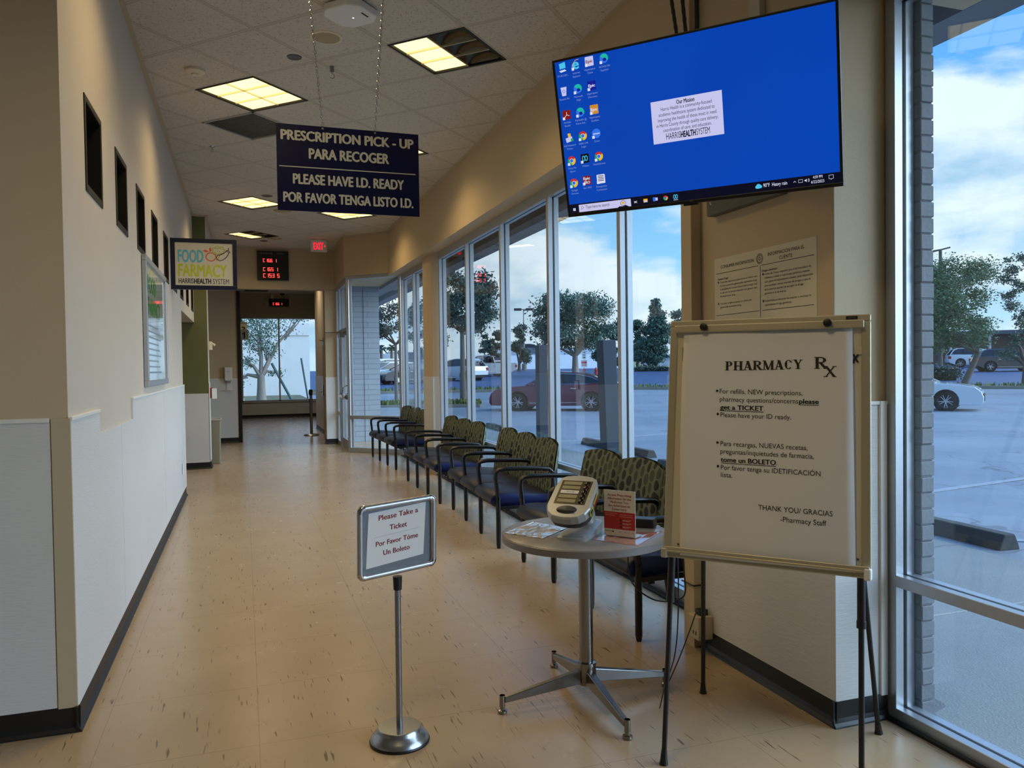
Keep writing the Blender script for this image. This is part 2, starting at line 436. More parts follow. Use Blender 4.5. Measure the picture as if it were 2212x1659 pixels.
M_FLOOR = m_floor(); M_CEIL = m_ceiling(); M_WAINS = m_wains(); M_GLASS = m_glass(); M_FABRIC = m_fabric()
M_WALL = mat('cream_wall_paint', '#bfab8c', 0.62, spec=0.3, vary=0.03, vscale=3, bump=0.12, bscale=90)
M_WALLW = mat('daylit_wall_paint', '#c2b8aa', 0.6, spec=0.3, vary=0.03, vscale=3, bump=0.12, bscale=90)  # same cream paint, its tone shifted for the bluish window daylight
M_GREEN = mat('olive_wall_paint', '#646540', 0.6, spec=0.3, vary=0.04, vscale=3)
M_TRIM = mat('beige_trim', '#b8a98c', 0.5, vary=0.04)
M_WTRIM = mat('white_trim', '#dedbd3', 0.45, vary=0.03)
M_BASE = mat('black_rubber_base', '#121315', 0.42, spec=0.5, vary=0.1)
M_ALU = mat('brushed_aluminium', '#b9bec4', 0.38, 0.75, vary=0.05, vscale=60)
M_GASK = mat('black_gasket', '#050506', 0.6)
M_BLACK = mat('black_plastic', '#0b0b0d', 0.4, vary=0.1)
M_DARKMET = mat('dark_bronze_frame', '#1f1c17', 0.4, 0.3)
M_DGLASS = mat('unlit_dark_pane', '#020203', 0.08, vary=0)
M_CHROME = mat('chrome', '#c4c4c6', 0.12, 1.0, vary=0.03)
M_STEEL = mat('grey_steel_tube', '#8e9094', 0.3, 0.9, vary=0.08)
M_WHITE = mat('white_plastic', '#dcdcd8', 0.4, vary=0.03)
M_IVORY = mat('ivory_plastic', '#d8cdb2', 0.45, vary=0.03)
M_PAPER = mat('white_paper', '#dddcda', 0.75, spec=0.2, vary=0.015, vscale=8)
M_INK = mat('black_ink', '#111113', 0.6, vary=0)
M_BRICKW = m_brick('painted_brick', '#aab2bb', '#9fa8b2')
M_STUCCO = mat('canopy_stucco', '#8d9096', 0.85, vary=0.12, vscale=6, bump=0.3, bscale=60)
M_FASCIA = mat('canopy_concrete', '#777b84', 0.85, vary=0.2, vscale=4, bump=0.3, bscale=40)
M_BLKWALL = mat('black_counter_front', '#111214', 0.3, vary=0.1)

CEIL = 3.82; FACE_L = -0.69
# ------------------------------------------------------------------ the room
mb = MB(); mb.box(-6.0, 2.64, -4.0, 25.5, -0.06, 0.0)
struct(mb.build('floor', M_FLOOR))

# ceiling: square tiles laid at 45 degrees; the cells of the recessed lights and the grille are left open
K = math.sqrt(0.5); U0, DU, V0, DV = 4.10, 0.651, 2.02, 0.641
def cell(i, j, du=0.0, dv=0.0):
    u = U0+(i+du)*DU; v = V0+(j+dv)*DV
    return Vector(((u-v)*K, (u+v)*K, CEIL))
LIGHTS = [(1, 4), (1, 1), (4, 4), (6, 9), (8, 8), (9, 12), (-2, 1), (-5, -2), (15, 16), (18, 19)]
HALF = {(1, 1), (9, 12)}
VENT = (2, 5)
mb = MB()
for i in range(-16, 26):
    for j in range(-14, 26):
        c = cell(i, j, .5, .5)
        if not (-6.4 < c.x < 2.75 and -4.4 < c.y < 25.7): continue
        if (i, j) in LIGHTS or (i, j) == VENT: continue
        mb.quad(cell(i, j), cell(i, j, 0, 1), cell(i, j, 1, 1), cell(i, j, 1, 0))
struct(mb.build('ceiling', M_CEIL))
mb = MB(); mb.box(-6.5, 2.9, -4.5, 25.9, 4.05, 4.2); struct(mb.build('roof', M_STUCCO))

# left wall with its row of small dark windows
WY = [4.18, 5.13, 6.09, 7.05, 8.06, 9.05, 10.04, 11.05, 12.07]; WZ0, WZ1, WW = 2.35, 2.81, 0.465
L0, L1, LE = 3.66, 10.15, 12.73
mb = MB()
mb.box(-0.85, FACE_L, L0, L1, 0, 2.21)
mb.box(-0.85, FACE_L, L0, LE, 2.21, WZ0); mb.box(-0.85, FACE_L, L0, LE, WZ1, 3.95)
ys = [L0]
for y in WY: ys += [y, y+WW]
ys.append(LE)
for a, b in zip(ys[0::2], ys[1::2]): mb.box(-0.85, FACE_L, a, b, WZ0, WZ1)
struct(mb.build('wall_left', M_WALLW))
for k, y in enumerate(WY):
    f = MB(); t = 0.03
    f.box(-0.78, FACE_L+0.006, y, y+t, WZ0, WZ1); f.box(-0.78, FACE_L+0.006, y+WW-t, y+WW, WZ0, WZ1)
    f.box(-0.78, FACE_L+0.006, y+t, y+WW-t, WZ0, WZ0+0.035); f.box(-0.78, FACE_L+0.006, y+t, y+WW-t, WZ1-t, WZ1)
    w = struct(f.build('window_%d' % (k+10), M_DARKMET, bevel=0.003))
    g = MB(); g.box(-0.785, -0.775, y+t-.005, y+WW-t+.005, WZ0+0.03, WZ1-0.02); g.build('pane', M_DGLASS, w)
mb = MB(); mb.box(-6.0, -0.85, L0-0.004, L0+0.14, 0, 3.95); mb.box(-0.85, FACE_L, L0-0.004, L0-0.0005, 0, 3.95); struct(mb.build('wall_front_left', M_WALL))  # browner tone stands in for the weaker light on this face
mb = MB(); mb.box(-6.15, -6.0, -4.1, L0+.1, 0, 3.95); struct(mb.build('wall_far_left', M_WALL))
mb = MB(); mb.box(-6.1, 2.9, -4.15, -4.0, 0, 3.95); struct(mb.build('wall_back', M_WALL))
# service recess behind the opening in the left wall
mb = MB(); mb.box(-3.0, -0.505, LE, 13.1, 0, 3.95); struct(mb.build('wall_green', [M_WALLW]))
mb = MB(); mb.box(-3.0, -0.508, LE-0.008, LE, 1.14, 3.95); struct(mb.build('wall_green_face', M_GREEN))
mb = MB(); mb.box(-3.1, -3.0, 9.9, 17.1, 0, 3.95); mb.box(-3.0, -0.85, 9.9, 10.05, 0, 3.95); struct(mb.build('wall_recess', M_GREEN))
mb = MB(); mb.box(-3.0, -0.85, 10.05, LE, 2.6, 2.68); struct(mb.build('recess_ceiling', M_GREEN))
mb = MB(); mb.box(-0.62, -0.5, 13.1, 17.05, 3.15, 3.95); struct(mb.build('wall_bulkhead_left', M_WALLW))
# cross wall with the hand sanitiser, black corner, corridor beyond
mb = MB(); mb.box(-3.0, -0.10, 17.05, 17.25, 0, 3.95); struct(mb.build('wall_cross', M_WALL))
mb = MB(); mb.box(-0.115, -0.045, 17.02, 17.10, 0, 3.95); struct(mb.build('trim_1', M_BLKWALL))
mb = MB(); mb.box(-0.25, -0.075, 17.25, 25.4, 0, 3.95); struct(mb.build('wall_counters', M_BLKWALL))
FY = 25.34
mb = MB()
mb.box(-0.3, 2.7, FY, FY+0.15, 0, 0.50); mb.box(-0.3, 2.7, FY, FY+0.15, 3.10, 3.95)
mb.box(2.2, 2.7, FY, FY+0.15, 0.5, 3.1); mb.box(-0.3, -0.06, FY, FY+.15, .5, 3.1)
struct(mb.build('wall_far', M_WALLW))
# header across the corridor
mb = MB(); mb.box(-0.5, 1.74, 15.78, 15.98, 3.03, 3.95); struct(mb.build('wall_header', M_WALL))
mb = MB(); mb.box(1.53, 1.76, 15.80, 16.1, 0, 3.95); mb.box(1.43, 1.53, 15.80, 15.97, 3.031, 3.95); struct(mb.build('wall_pier', M_WALL))
mb = MB(); mb.box(1.71, 2.6, 16.1, 20.2, 0, 3.95); struct(mb.build('wall_right', M_WALL))
mb = MB(); mb.box(2.25, 2.6, 20.2, 25.4, 0, 3.95); struct(mb.build('wall_right_end', M_WALL))
# bulkheads over the shop windows
mb = MB()
mb.prism([(2.37, 3.60), (2.95, 3.60), (2.95, 13.42), (2.37, 13.42)], (0, 0, 0), (1, 0, 0), (0, 1, 0), (0, 0, 1), 3.06, 3.95)
struct(mb.build('wall_bulkhead', M_WALL))
mb = MB()
mb.prism([(1.715, 14.12), (2.37, 13.42), (2.95, 13.42), (2.95, 15.8), (1.715, 15.8)], (0, 0, 0), (1, 0, 0), (0, 1, 0), (0, 0, 1), 3.12, 3.95)
struct(mb.build('wall_bulkhead_door', M_WALL))
mb = MB(); mb.box(2.45, 2.95, -4.0, 2.59, 2.99, 3.95); struct(mb.build('wall_bulkhead_right', M_WALL))
# pilasters
mb = MB(); mb.box(2.265, 2.62, 2.59, 3.63, 0, 3.95); struct(mb.build('wall_pilaster', M_WALL, bevel=0.004))
mb = MB(); mb.box(2.47, 2.62, 10.60, 11.18, 0, 3.06); struct(mb.build('wall_pilaster_window', M_WALL, bevel=0.004))

# wainscot, caps, joints
mb = MB()
mb.box(FACE_L, -0.678, L0-0.012, 4.33, 0.1, 1.290); mb.box(FACE_L, -0.678, 4.33, 5.036, 0.1, 1.185)
mb.box(FACE_L, -0.678, 5.040, 5.56, 0.1, 1.185); mb.box(FACE_L, -0.678, 5.56, 7.605, 0.1, 1.310); mb.box(FACE_L, -0.678, 7.61, 9.62, 0.1, 1.31); mb.box(FACE_L, -0.678, 9.624, L1, 0.1, 1.31)
struct(mb.build('wainscot_left', M_WAINS))
mb = MB(); mb.box(FACE_L, -0.672, L0-0.012, 4.33, 1.290, 1.306); mb.box(FACE_L, -0.672, 5.56, L1+.005, 1.310, 1.324); mb.box(-0.86, -0.674, L1-0.0, L1+0.012, 0.1, 1.324)
struct(mb.build('trim_2', M_WTRIM, bevel=0.002))
mb = MB(); mb.box(-6.0, -0.755, L0-0.012, L0, 0.1, 1.285); struct(mb.build('wainscot_front_left', M_WAINS))
mb = MB(); mb.box(-6.0, -0.757, L0-0.018, L0, 1.285, 1.303); struct(mb.build('trim_3', M_WTRIM, bevel=0.002))
mb = MB(); mb.box(-0.752, -0.679, L0-0.016, L0-0.004, 0.1, 1.300); struct(mb.build('trim_4', M_TRIM, bevel=0.002))
mb = MB(); mb.box(-3.0, -0.512, LE-0.016, LE-0.006, 0.1, 1.14); mb.box(-0.505, -0.497, LE-.01, 13.1, 0.1, 1.30); struct(mb.build('wainscot_recess', M_WAINS))
mb = MB(); mb.box(-3.0, -0.12, 17.035, 17.05, 0.1, 1.32); struct(mb.build('wainscot_cross', M_WAINS))
mb = MB(); mb.box(-0.07, 2.25, FY-.012, FY, 0.1, 0.47); struct(mb.build('pale_panel_far', M_WAINS))  # pale panel added to brighten the wall under the far window
mb = MB(); mb.box(1.525, 1.76, 15.785, 15.80, 0.1, 1.32); mb.box(1.70, 1.71, 16.1, 20.2, 0.1, 1.32); struct(mb.build('wainscot_pier', M_WAINS))
mb = MB(); mb.box(2.253, 2.265, 2.585, 3.63, 0.1, 1.31); mb.box(2.253, 2.52, 2.576, 2.588, 0.1, 1.31)
struct(mb.build('wainscot_pilaster', M_WAINS, bevel=0.002))
mb = MB(); mb.box(2.250, 2.268, 2.582, 3.63, 1.31, 1.325); mb.box(2.250, 2.52, 2.570, 2.59, 1.31, 1.325); mb.box(2.478, 2.512, 2.566, 2.582, 0.1, 1.325)
struct(mb.build('trim_5', M_WTRIM, bevel=0.002))
mb = MB(); mb.box(2.462, 2.55, 10.588, 10.60, 0.05, 1.36); mb.box(2.462, 2.47, 10.59, 11.18, 0.05, 1.36); struct(mb.build('wainscot_pilaster_window', M_WAINS))
# ceiling edge angles
def edge(name, pts, off):
    mb = MB()
    for a, b in zip(pts, pts[1:]): mb.bar((a[0], a[1], CEIL-0.012), (b[0], b[1], CEIL-0.012), 0.03, 0.024)
    struct(mb.build(name, M_TRIM))
edge('trim_6', [(-0.677, L0), (-0.677, LE-0.02), (-0.49, LE-0.02), (-0.49, 15.76), (1.70, 15.76), (1.70, 14.10), (2.355, 13.40), (2.355, 3.62), (2.25, 3.62), (2.25, 2.58)], 0)

# cove base
def cove(name, runs):
    mb = MB()
    for (ax, ay), (bx, by), (nx, ny) in runs:
        a = Vector((ax, ay, 0)); d = Vector((bx-ax, by-ay, 0)); L = d.length; d.normalize(); n = Vector((nx, ny, 0))
        prof = [(0, 0), (0.022, 0), (0.020, 0.006), (0.011, 0.018), (0.006, 0.035), (0.005, 0.105), (0, 0.107)]
        e = n.cross(Vector((0, 0, 1)))
        mb.prism(prof, a, n, (0, 0, 1), d, -0.01, L+0.01)
    struct(mb.build(name, M_BASE))
cove('baseboard_left', [((-0.685, L0-0.02), (-0.685, L1), (1, 0))])
cove('baseboard_front_left', [((-6, L0-0.008), (-0.68, L0-0.008), (0, -1))])
cove('baseboard_recess', [((-3, LE-0.01), (-0.50, LE-0.01), (0, -1)), ((-0.500, LE), (-0.500, 13.1), (1, 0))])
cove('baseboard_cross', [((-3, 17.04), (-0.1, 17.04), (0, -1))])
cove('baseboard_far', [((-0.1, FY), (2.3, FY), (0, -1))])
cove('baseboard_pier', [((1.53, 15.79), (1.74, 15.79), (0, -1)), ((1.705, 16.1), (1.705, 20.2), (-1, 0)), ((1.53, 15.80), (1.53, 16.1), (-1, 0))])
cove('baseboard_pilaster', [((2.258, 2.58), (2.258, 3.63), (-1, 0)), ((2.25, 2.581), (2.53, 2.581), (0, -1))])

# ------------------------------------------------------------------ aluminium shop windows
def frame_run(f, gk, A, B, posts, zs, depth=0.10, face=0.05, inward=1.0):
    """frame members between plan points A and B (inner face line); posts: distances; zs: list of (z0,z1) rails"""
    A = Vector((A[0], A[1], 0)); B = Vector((B[0], B[1], 0)); d = (B-A); L = d.length; d.normalize()
    n = Vector((d.y, -d.x, 0))*inward      # pointing outwards
    return A, d, n, L
def shopfront(name, A, B, posts, rails, out, ztop, gtint=None):
    """posts: centre distances along A-B; rails: (z0,z1); out: unit vector outward"""
    A = Vector((A[0], A[1], 0)); B = Vector((B[0], B[1], 0)); d = B-A; L = d.length; d.normalize(); n = Vector(out)
    f = MB(); g = MB(); hw = 0.025; dep = 0.10; Z = Vector((0, 0, 1))
    for p in posts:
        # inner and outer half of the mullion with the black gasket between them
        f.obox(A+d*p+n*0.021+Z*(ztop/2), d, n, Z, hw, 0.021, ztop/2); f.obox(A+d*p+n*0.079+Z*(ztop/2), d, n, Z, hw, 0.021, ztop/2)
        g.obox(A+d*p+n*0.05+Z*(ztop/2), d, n, Z, hw-0.002, 0.009, ztop/2-0.002)
    for z0, z1 in rails:
        zc = (z0+z1)/2; h = (z1-z0)/2
        f.obox(A+d*(L/2)+n*0.021+Z*zc, d, n, Z, L/2, 0.0205, h); f.obox(A+d*(L/2)+n*0.079+Z*zc, d, n, Z, L/2, 0.0205, h)
        g.obox(A+d*(L/2)+n*0.05+Z*zc, d, n, Z, L/2-0.003, 0.009, h-0.002)
    w = struct(f.build(name, M_ALU, bevel=0.002, seg=1))
    g.build('gasket', M_GASK, w)
    for p, q in zip(posts, posts[1:]):
        for (a0, a1), (b0, b1) in zip(rails, rails[1:]):
            pn = MB(); pn.obox(A+d*((p+q)/2)+n*0.05+Z*((a1+b0)/2), d, n, Z, (q-p)/2-hw+0.006, 0.003, (b0-a1)/2+0.006); pn.build('pane', M_GLASS, w)
    return w
WX = 2.55
shopfront('window_1', (WX, 10.545), (WX, 3.69), [0.025, 1.385, 2.735, 4.085, 5.465, 6.825], [(0.0, 0.085), (0.60, 0.645), (2.965, 3.06)], (1, 0, 0), 3.06)
shopfront('window_2', (WX, 13.26), (WX, 11.17), [0.03, 1.0, 2.06], [(0.0, 0.085), (0.60, 0.645), (2.965, 3.06)], (1, 0, 0), 3.06)
shopfront('window_3', (1.735, 14.14), (2.56, 13.32), [0.03, 1.133], [(0.0, 0.085), (0.59, 0.655), (3.06, 3.12)], (K, K, 0), 3.12)
shopfront('window_4', (2.52, 2.585), (2.52, -3.9), [0.028, 1.40, 2.8, 4.2, 5.6, 6.45], [(0.0, 0.055), (0.560, 0.607), (2.95, 3.0)], (1, 0, 0), 3.0)
mb = MB(); mb.box(2.40, 2.62, 3.62, 3.70, 0, 3.06); struct(mb.build('trim_7', M_WALL))
# sill packer under the right window
mb = MB(); mb.box(2.50, 2.64, -3.9, 2.575, -0.02, 0.012); mb.box(2.50, 2.56, 3.7, 13.2, -0.02, 0.012); struct(mb.build('trim_8', M_BASE))
# door side of the lobby
DX = 1.74
w = shopfront('window_5', (DX, 15.78), (DX, 15.27), [0.02, 0.49], [(0.0, 0.085), (0.59, 0.65), (2.16, 2.21), (3.0, 3.07)], (1, 0, 0), 3.07)
mb = MB()
for z0, z1 in ((2.16, 2.22), (3.0, 3.07)): mb.box(DX, DX+0.1, 14.15, 15.25, z0, z1)
mb.box(DX, DX+0.1, 14.12, 14.19, 0, 3.07)
fr = struct(mb.build('window_6', M_ALU, bevel=0.002, seg=1))
pn = MB(); pn.box(DX+.047, DX+.053, 14.18, 15.27, 2.21, 3.01); pn.build('pane', M_GLASS, fr)
mb = MB()
for y0, y1, z0, z1 in ((14.20, 14.25, 0.01, 2.15), (15.20, 15.25, 0.01, 2.15), (14.25, 15.20, 0.01, 0.18), (14.25, 15.20, 2.10, 2.15)):
    mb.box(DX+0.028, DX+0.072, y0, y1, z0, z1)
dr = struct(mb.build('door_1', M_ALU, bevel=0.003, seg=1))
pn = MB(); pn.box(DX+.047, DX+.053, 14.245, 15.205, .175, 2.105); pn.build('pane', M_GLASS, dr)
hb = MB(); hb.box(DX-0.045, DX-0.015, 14.24, 15.2, 0.95, 1.0); hb.box(DX-0.03, DX+0.028, 14.24, 14.30, 0.93, 1.02); hb.box(DX-0.03, DX+0.028, 15.14, 15.2, 0.93, 1.02)
hb.tube([(DX+0.02, 14.32, 1.18), (DX-0.05, 14.33, 1.16), (DX-0.07, 14.35, 1.0), (DX-0.05, 14.37, 0.93)], 0.012, 8)
hb.build('panic_bar', M_CHROME, dr, bevel=0.004)
cl = MB(); cl.box(DX-0.07, DX+0.028, 14.55, 14.85, 2.06, 2.14); cl.bar((DX-0.03, 14.6, 2.15), (DX-0.28, 15.0, 2.16), 0.02, 0.012); cl.bar((DX-0.28, 15.0, 2.165), (DX+0.01, 15.18, 2.17), 0.02, 0.012)
cl.build('door_closer', M_STEEL, dr, bevel=0.004)
# inner door folded back against the corridor wall
mb = MB(); mb.box(1.60, 1.645, 16.15, 17.15, 0.01, 2.15); d2 = struct(mb.build('door_2', M_WALL, bevel=0.003))
hb = MB(); hb.box(1.57, 1.60, 17.0, 17.07, 0.92, 1.14); hb.tube([(1.60, 17.035, 1.0), (1.53, 17.035, 1.0), (1.53, 16.93, 1.0)], 0.011, 8); hb.build('lever_handle', M_CHROME, d2, bevel=0.003)
cl = MB(); cl.box(1.54, 1.60, 16.3, 16.55, 1.97, 2.04); cl.bar((1.57, 16.35, 2.05), (1.44, 16.12, 2.06), 0.02, 0.012); cl.build('door_closer', M_STEEL, d2, bevel=0.003)
# far window at the corridor's end
FG = FY+0.05
mb = MB()
for x0, x1, z0, z1 in ((-0.06, -0.02, .5, 3.1), (2.16, 2.2, .5, 3.1), (1.03, 1.075, .5, 3.1)): mb.box(x0, x1, FY, FY+.1, z0, z1)
for z0, z1 in ((.5, .545), (3.05, 3.1)): mb.box(-0.06, 2.2, FY, FY+.1, z0, z1)
mb.box(-0.06, 2.2, FY-0.05, FY, 0.47, 0.50)
fw_ = struct(mb.build('window_7', M_ALU, bevel=0.002, seg=1))
for x0, x1 in ((-0.025, 1.035), (1.07, 2.165)):
    pn = MB(); pn.box(x0, x1, FG-.003, FG+.003, .54, 3.055); pn.build('pane', M_GLASS, fw_)
# ------------------------------------------------------------------ recessed ceiling lights
M_DIFF = mat('lit_reflector', '#fff0c0', 0.5, vary=0.0, emit='#ffeaa6', estr=1.5)
M_UNLIT = mat('unlit_reflector', '#4a4234', 0.22, 0.8, vary=0.15, vscale=6)
M_LOUV = mat('gold_louver', '#efe2bc', 0.3, 0.6, vary=0.04)
EU = Vector((K, K, 0)); EV = Vector((-K, K, 0)); EZ = Vector((0, 0, 1))
LB = {(1, 4): 'lit square ceiling light above the navy sign, left of the hanging chains',
      (1, 1): 'half lit square ceiling light nearest the television, right cells dark',
      (4, 4): 'lit ceiling light mostly hidden behind the right edge of the navy sign',
      (6, 9): 'lit square ceiling light just left of the navy sign bottom corner',
      (8, 8): 'lit square ceiling light just below the navy sign bottom edge',
      (9, 12): 'half lit ceiling light above the red number board, farthest of the row',
      (-2, 1): 'lit ceiling light just above the picture, nearest the hanging chains',
     
      (-5, -2): 'added unseen ceiling light above the viewer', (15, 16): 'lit ceiling light in the far corridor just beyond the header', (18, 19): 'lit ceiling light in the far corridor nearest the far window'}  # the one above the viewer is added to brighten easel poster and table
def troffer(ij, half):
    c = cell(*ij, .5, .5); a = DU/2; b = DV/2
    t = thing('ceiling_light', (c.x, c.y, CEIL), LB[ij], 'ceiling light', 'recessed ceiling lights')
    def bx(mb, u0, u1, v0, v1, z0, z1): mb.obox(c+EU*((u0+u1)/2)+EV*((v0+v1)/2)+EZ*((z0+z1)/2), EU, EV, EZ, (u1-u0)/2, (v1-v0)/2, (z1-z0)/2)
    f = MB(); w = 0.022
    bx(f, -a, a, -b, -b+w, -.004, .11); bx(f, -a, a, b-w, b, -.004, .11); bx(f, -a, -a+w, -b+w, b-w, -.004, .11); bx(f, a-w, a, -b+w, b-w, -.004, .11); bx(f, -a, a, -b, b, .11, .12)
    f.build('frame', M_GASK, t)
    for s, lit in ((1, True), (-1, not half)):
        d = MB(); v0, v1 = (0.004, b-w) if s > 0 else (-b+w, -0.004)
        # pillow shaped reflector cells, three to a row
        def fn(p, q): return c+EU*(-a+w+(2*a-2*w)*p)+EV*(v0+(v1-v0)*q)+EZ*(0.012+0.045*abs(math.sin(3*math.pi*p))**.5*max(0, math.sin(math.pi*q))**.5)
        d.grid(fn, 37, 13); d.build('reflector', M_DIFF if lit else M_UNLIT, t)
    g = MB(); bx(g, -a+w, a-w, -.004, .004, 0, .07)
    for k in (1, 2):
        u = -a+w+(2*a-2*w)*k/3; bx(g, u-.003, u+.003, -b+w, b-w, 0, .05)
    g.build('louver', M_LOUV, t)
    ld = bpy.data.lights.new('lamp', 'AREA'); ld.shape = 'RECTANGLE'; ld.size = 0.54; ld.size_y = 0.26 if half else 0.54
    ld.energy = LAMP_WATTS*(0.5 if half else 1.0); ld.color = (1.0, 0.74, 0.37) if ij[0] < 12 else (1.0, 0.88, 0.70); ld.spread = R_(140)
    lo = bpy.data.objects.new('lamp', ld); COL.objects.link(lo); lo.parent = t
    lo.matrix_local = Matrix.Translation(EV*(0.15 if half else 0)+Vector((0, 0, -0.012))) @ Matrix.Rotation(R_(45), 4, 'Z')
for ij in LIGHTS: troffer(ij, ij in HALF)

# return-air grille
c = cell(*VENT, .5, .5)
t = thing('ceiling_vent', (c.x, c.y, CEIL), 'grey louvred square vent in the ceiling behind the navy sign', 'vent')
M_GRILLE = mat('grey_grille', '#a6a7a2', 0.5, 0.1)
f = MB(); a = DU/2; b = DV/2
for u0, u1, v0, v1 in ((-a, a, -b, -b+.02), (-a, a, b-.02, b), (-a, -a+.02, -b, b), (a-.02, a, -b, b)):
    f.obox(c+EU*((u0+u1)/2)+EV*((v0+v1)/2), EU, EV, EZ, (u1-u0)/2, (v1-v0)/2, .006)
f.build('frame', M_GRILLE, t)
f = MB()
for k in range(24):
    u = -a+.03+(2*a-.06)*k/23; f.obox(c+EU*u+EZ*.004, (EU+EZ*.6).normalized(), EV, (EZ-EU*.6).normalized(), .010, b-.02, .0012)
f.build('slat', M_GRILLE, t)
f = MB(); f.obox(c+EZ*.06, EU, EV, EZ, a-.01, b-.01, .003); f.build('backing', mat('vent_backing', '#6d6e6a', .6), t)

def ceil_disc(name, x, y, prof, m, label, cat, group=None):
    mb = MB(); mb.lathe([(r, -h) for r, h in prof], (x, y, CEIL), 28)
    return tag(mb.build(name, m, org=(x, y, CEIL-max(h for r, h in prof))), label, cat, group)
M_SPKR = mat('tan_speaker_grille', '#a59a78', 0.7, vary=0.2, vscale=250)
t = thing('ceiling_speaker', (0.598, 5.686, CEIL), 'round tan ceiling speaker beside the left chain of the navy sign', 'speaker')
f = MB(); f.lathe([(0.115, 0), (0.112, -.006), (0.095, -.008), (0.093, 0)], (0.598, 5.686, CEIL), 36); f.build('rim', M_IVORY, t)
f = MB(); f.lathe([(0.094, -.005), (0.05, -.010), (0, -.012)], (0.598, 5.686, CEIL), 36); f.build('grille', M_SPKR, t)
for x, y, lb in ((0.571, 14.65, 'round ceiling speaker next to the half lit far ceiling light'), (0.586, 12.051, 'round pale ceiling speaker just behind the bottom edge of the navy sign')):
    ceil_disc('ceiling_speaker', x, y, [(0.13, 0), (0.125, .007), (0, .012)], M_SPKR, lb, 'speaker')
sm = ceil_disc('smoke_detector', -0.31, 6.588, [(0.075, 0), (0.075, .02), (0.06, .032), (0.03, .036), (0.028, .045), (0, .047)], M_IVORY, 'round cream smoke detector on the ceiling above the left wall', 'smoke detector')
ceil_disc('recessed_downlight', 0.406, 6.115, [(0.055, 0), (0.052, .006), (0.046, .004), (0, .002)], mat('dark_lens', '#46484c', 0.3), 'small dark round downlight in the ceiling left of the chains', 'downlight')
ceil_disc('recessed_downlight', 0.345, 11.078, [(0.075, 0), (0.07, .006), (0, .003)], MATS['dark_lens'], 'small dark round downlight beside the lit light left of the navy sign', 'downlight')
ceil_disc('recessed_downlight', 0.396, 14.95, [(0.075, 0), (0.07, .006), (0, .003)], MATS['dark_lens'], 'small dark round downlight just above the red number board', 'downlight')
def sprinkler(x, y, lb):
    t = thing('sprinkler', (x, y, CEIL), lb, 'sprinkler')
    f = MB(); f.lathe([(0.028, 0), (0.026, -.006), (0, -.008)], (x, y, CEIL), 18); f.build('escutcheon', M_CHROME, t)
    f = MB(); f.cyl((x, y, CEIL-.005), (x, y, CEIL-.03), .008, n=8); f.bar((x-.012, y, CEIL-.03), (x-.004, y, CEIL-.05), .004, .004); f.bar((x+.012, y, CEIL-.03), (x+.004, y, CEIL-.05), .004, .004); f.lathe([(0, -.05), (0.016, -.052), (0, -.054)], (x, y, CEIL), 12); f.build('deflector', M_CHROME, t)
sprinkler(-0.264, 8.785, 'small sprinkler head on the ceiling above the food sign')
# ceiling hook with a metal bracket
t = thing('ceiling_hook', (0.691, 6.218, CEIL), 'small metal hook hanging from the ceiling between the two chains', 'hook')
f = MB(); f.box(0.676, 0.706, 6.21, 6.226, CEIL-.045, CEIL); f.build('clip', M_STEEL, t, bevel=.002)
f = MB(); f.tube([(0.691+.018*math.sin(a), 6.218, CEIL-.075+.018*math.cos(a)) for a in np.linspace(-.2, 4.2, 14)]+[(0.676, 6.218, CEIL-.085)], .003, 6); f.tube([(0.691, 6.218, CEIL-.045), (0.689, 6.218, CEIL-.058)], .003, 6); f.build('hook_wire', M_STEEL, t)
# wireless access point
t = thing('access_point', (0.70, 5.20, CEIL), 'white square wireless box on the ceiling above the navy sign', 'access point')
f = MB(); cc = Vector((0.70, 5.19, CEIL)); f.prism([(-.085, -.15), (.085, -.15), (.15, -.085), (.15, .085), (.085, .15), (-.085, .15), (-.15, .085), (-.15, -.085)], cc, EU, EV, EZ, -.055, -.005); f.build('housing', M_WHITE, t, bevel=.010, seg=3)
f = MB(); f.obox(cc+Vector((.02, .01, -.056)), EU, EV, EZ, .004, .004, .001); f.build('status_light', mat('blue_led', '#dfe9ff', emit='#b9ccff', estr=4, vary=0), t)
f = MB(); f.obox(cc-EV*.10+EU*.02-EZ*.0555, EU, EV, EZ, .035, .006, .001); f.build('slot', M_GASK, t)

# ------------------------------------------------------------------ hanging navy sign
M_NAVY = mat('navy_sign_plastic', '#06063a', 0.22, spec=0.5, vary=0.05, vscale=4)
M_LET = mat('cream_sign_lettering', '#d9d4c0', 0.4, vary=0)
S = Sheet((0.187, 4.33, 2.786), (1, 0, 0), (0, 0, -1)); W, Hh = 0.76, 0.456
t = thing('hanging_sign', (0.567, 4.335, 2.33), 'navy prescription pick-up sign hanging from two chains', 'sign')
f = MB(); S.slab(f, 0, W, 0, Hh, -0.006, 0); f.build('panel', M_NAVY, t, bevel=.001)
f = MB()
for tx, u0, u1, vb, vt in (('PRESCRIPTION PICK - UP', .028, .963, .180, .066), ('PARA RECOGER', .216, .782, .382, .262), ('PLEASE HAVE I.D. READY', .105, .888, .683, .566), ('POR FAVOR TENGA LISTO I.D.', .038, .955, .897, .782)):
    S.text(f, tx, u0*W, vb*Hh, (vb-vt)*Hh, u1*W, bold=0.05)
S.rect(f, .016*W, .974*W, .484*Hh, .495*Hh); f.build('lettering', M_LET, t)
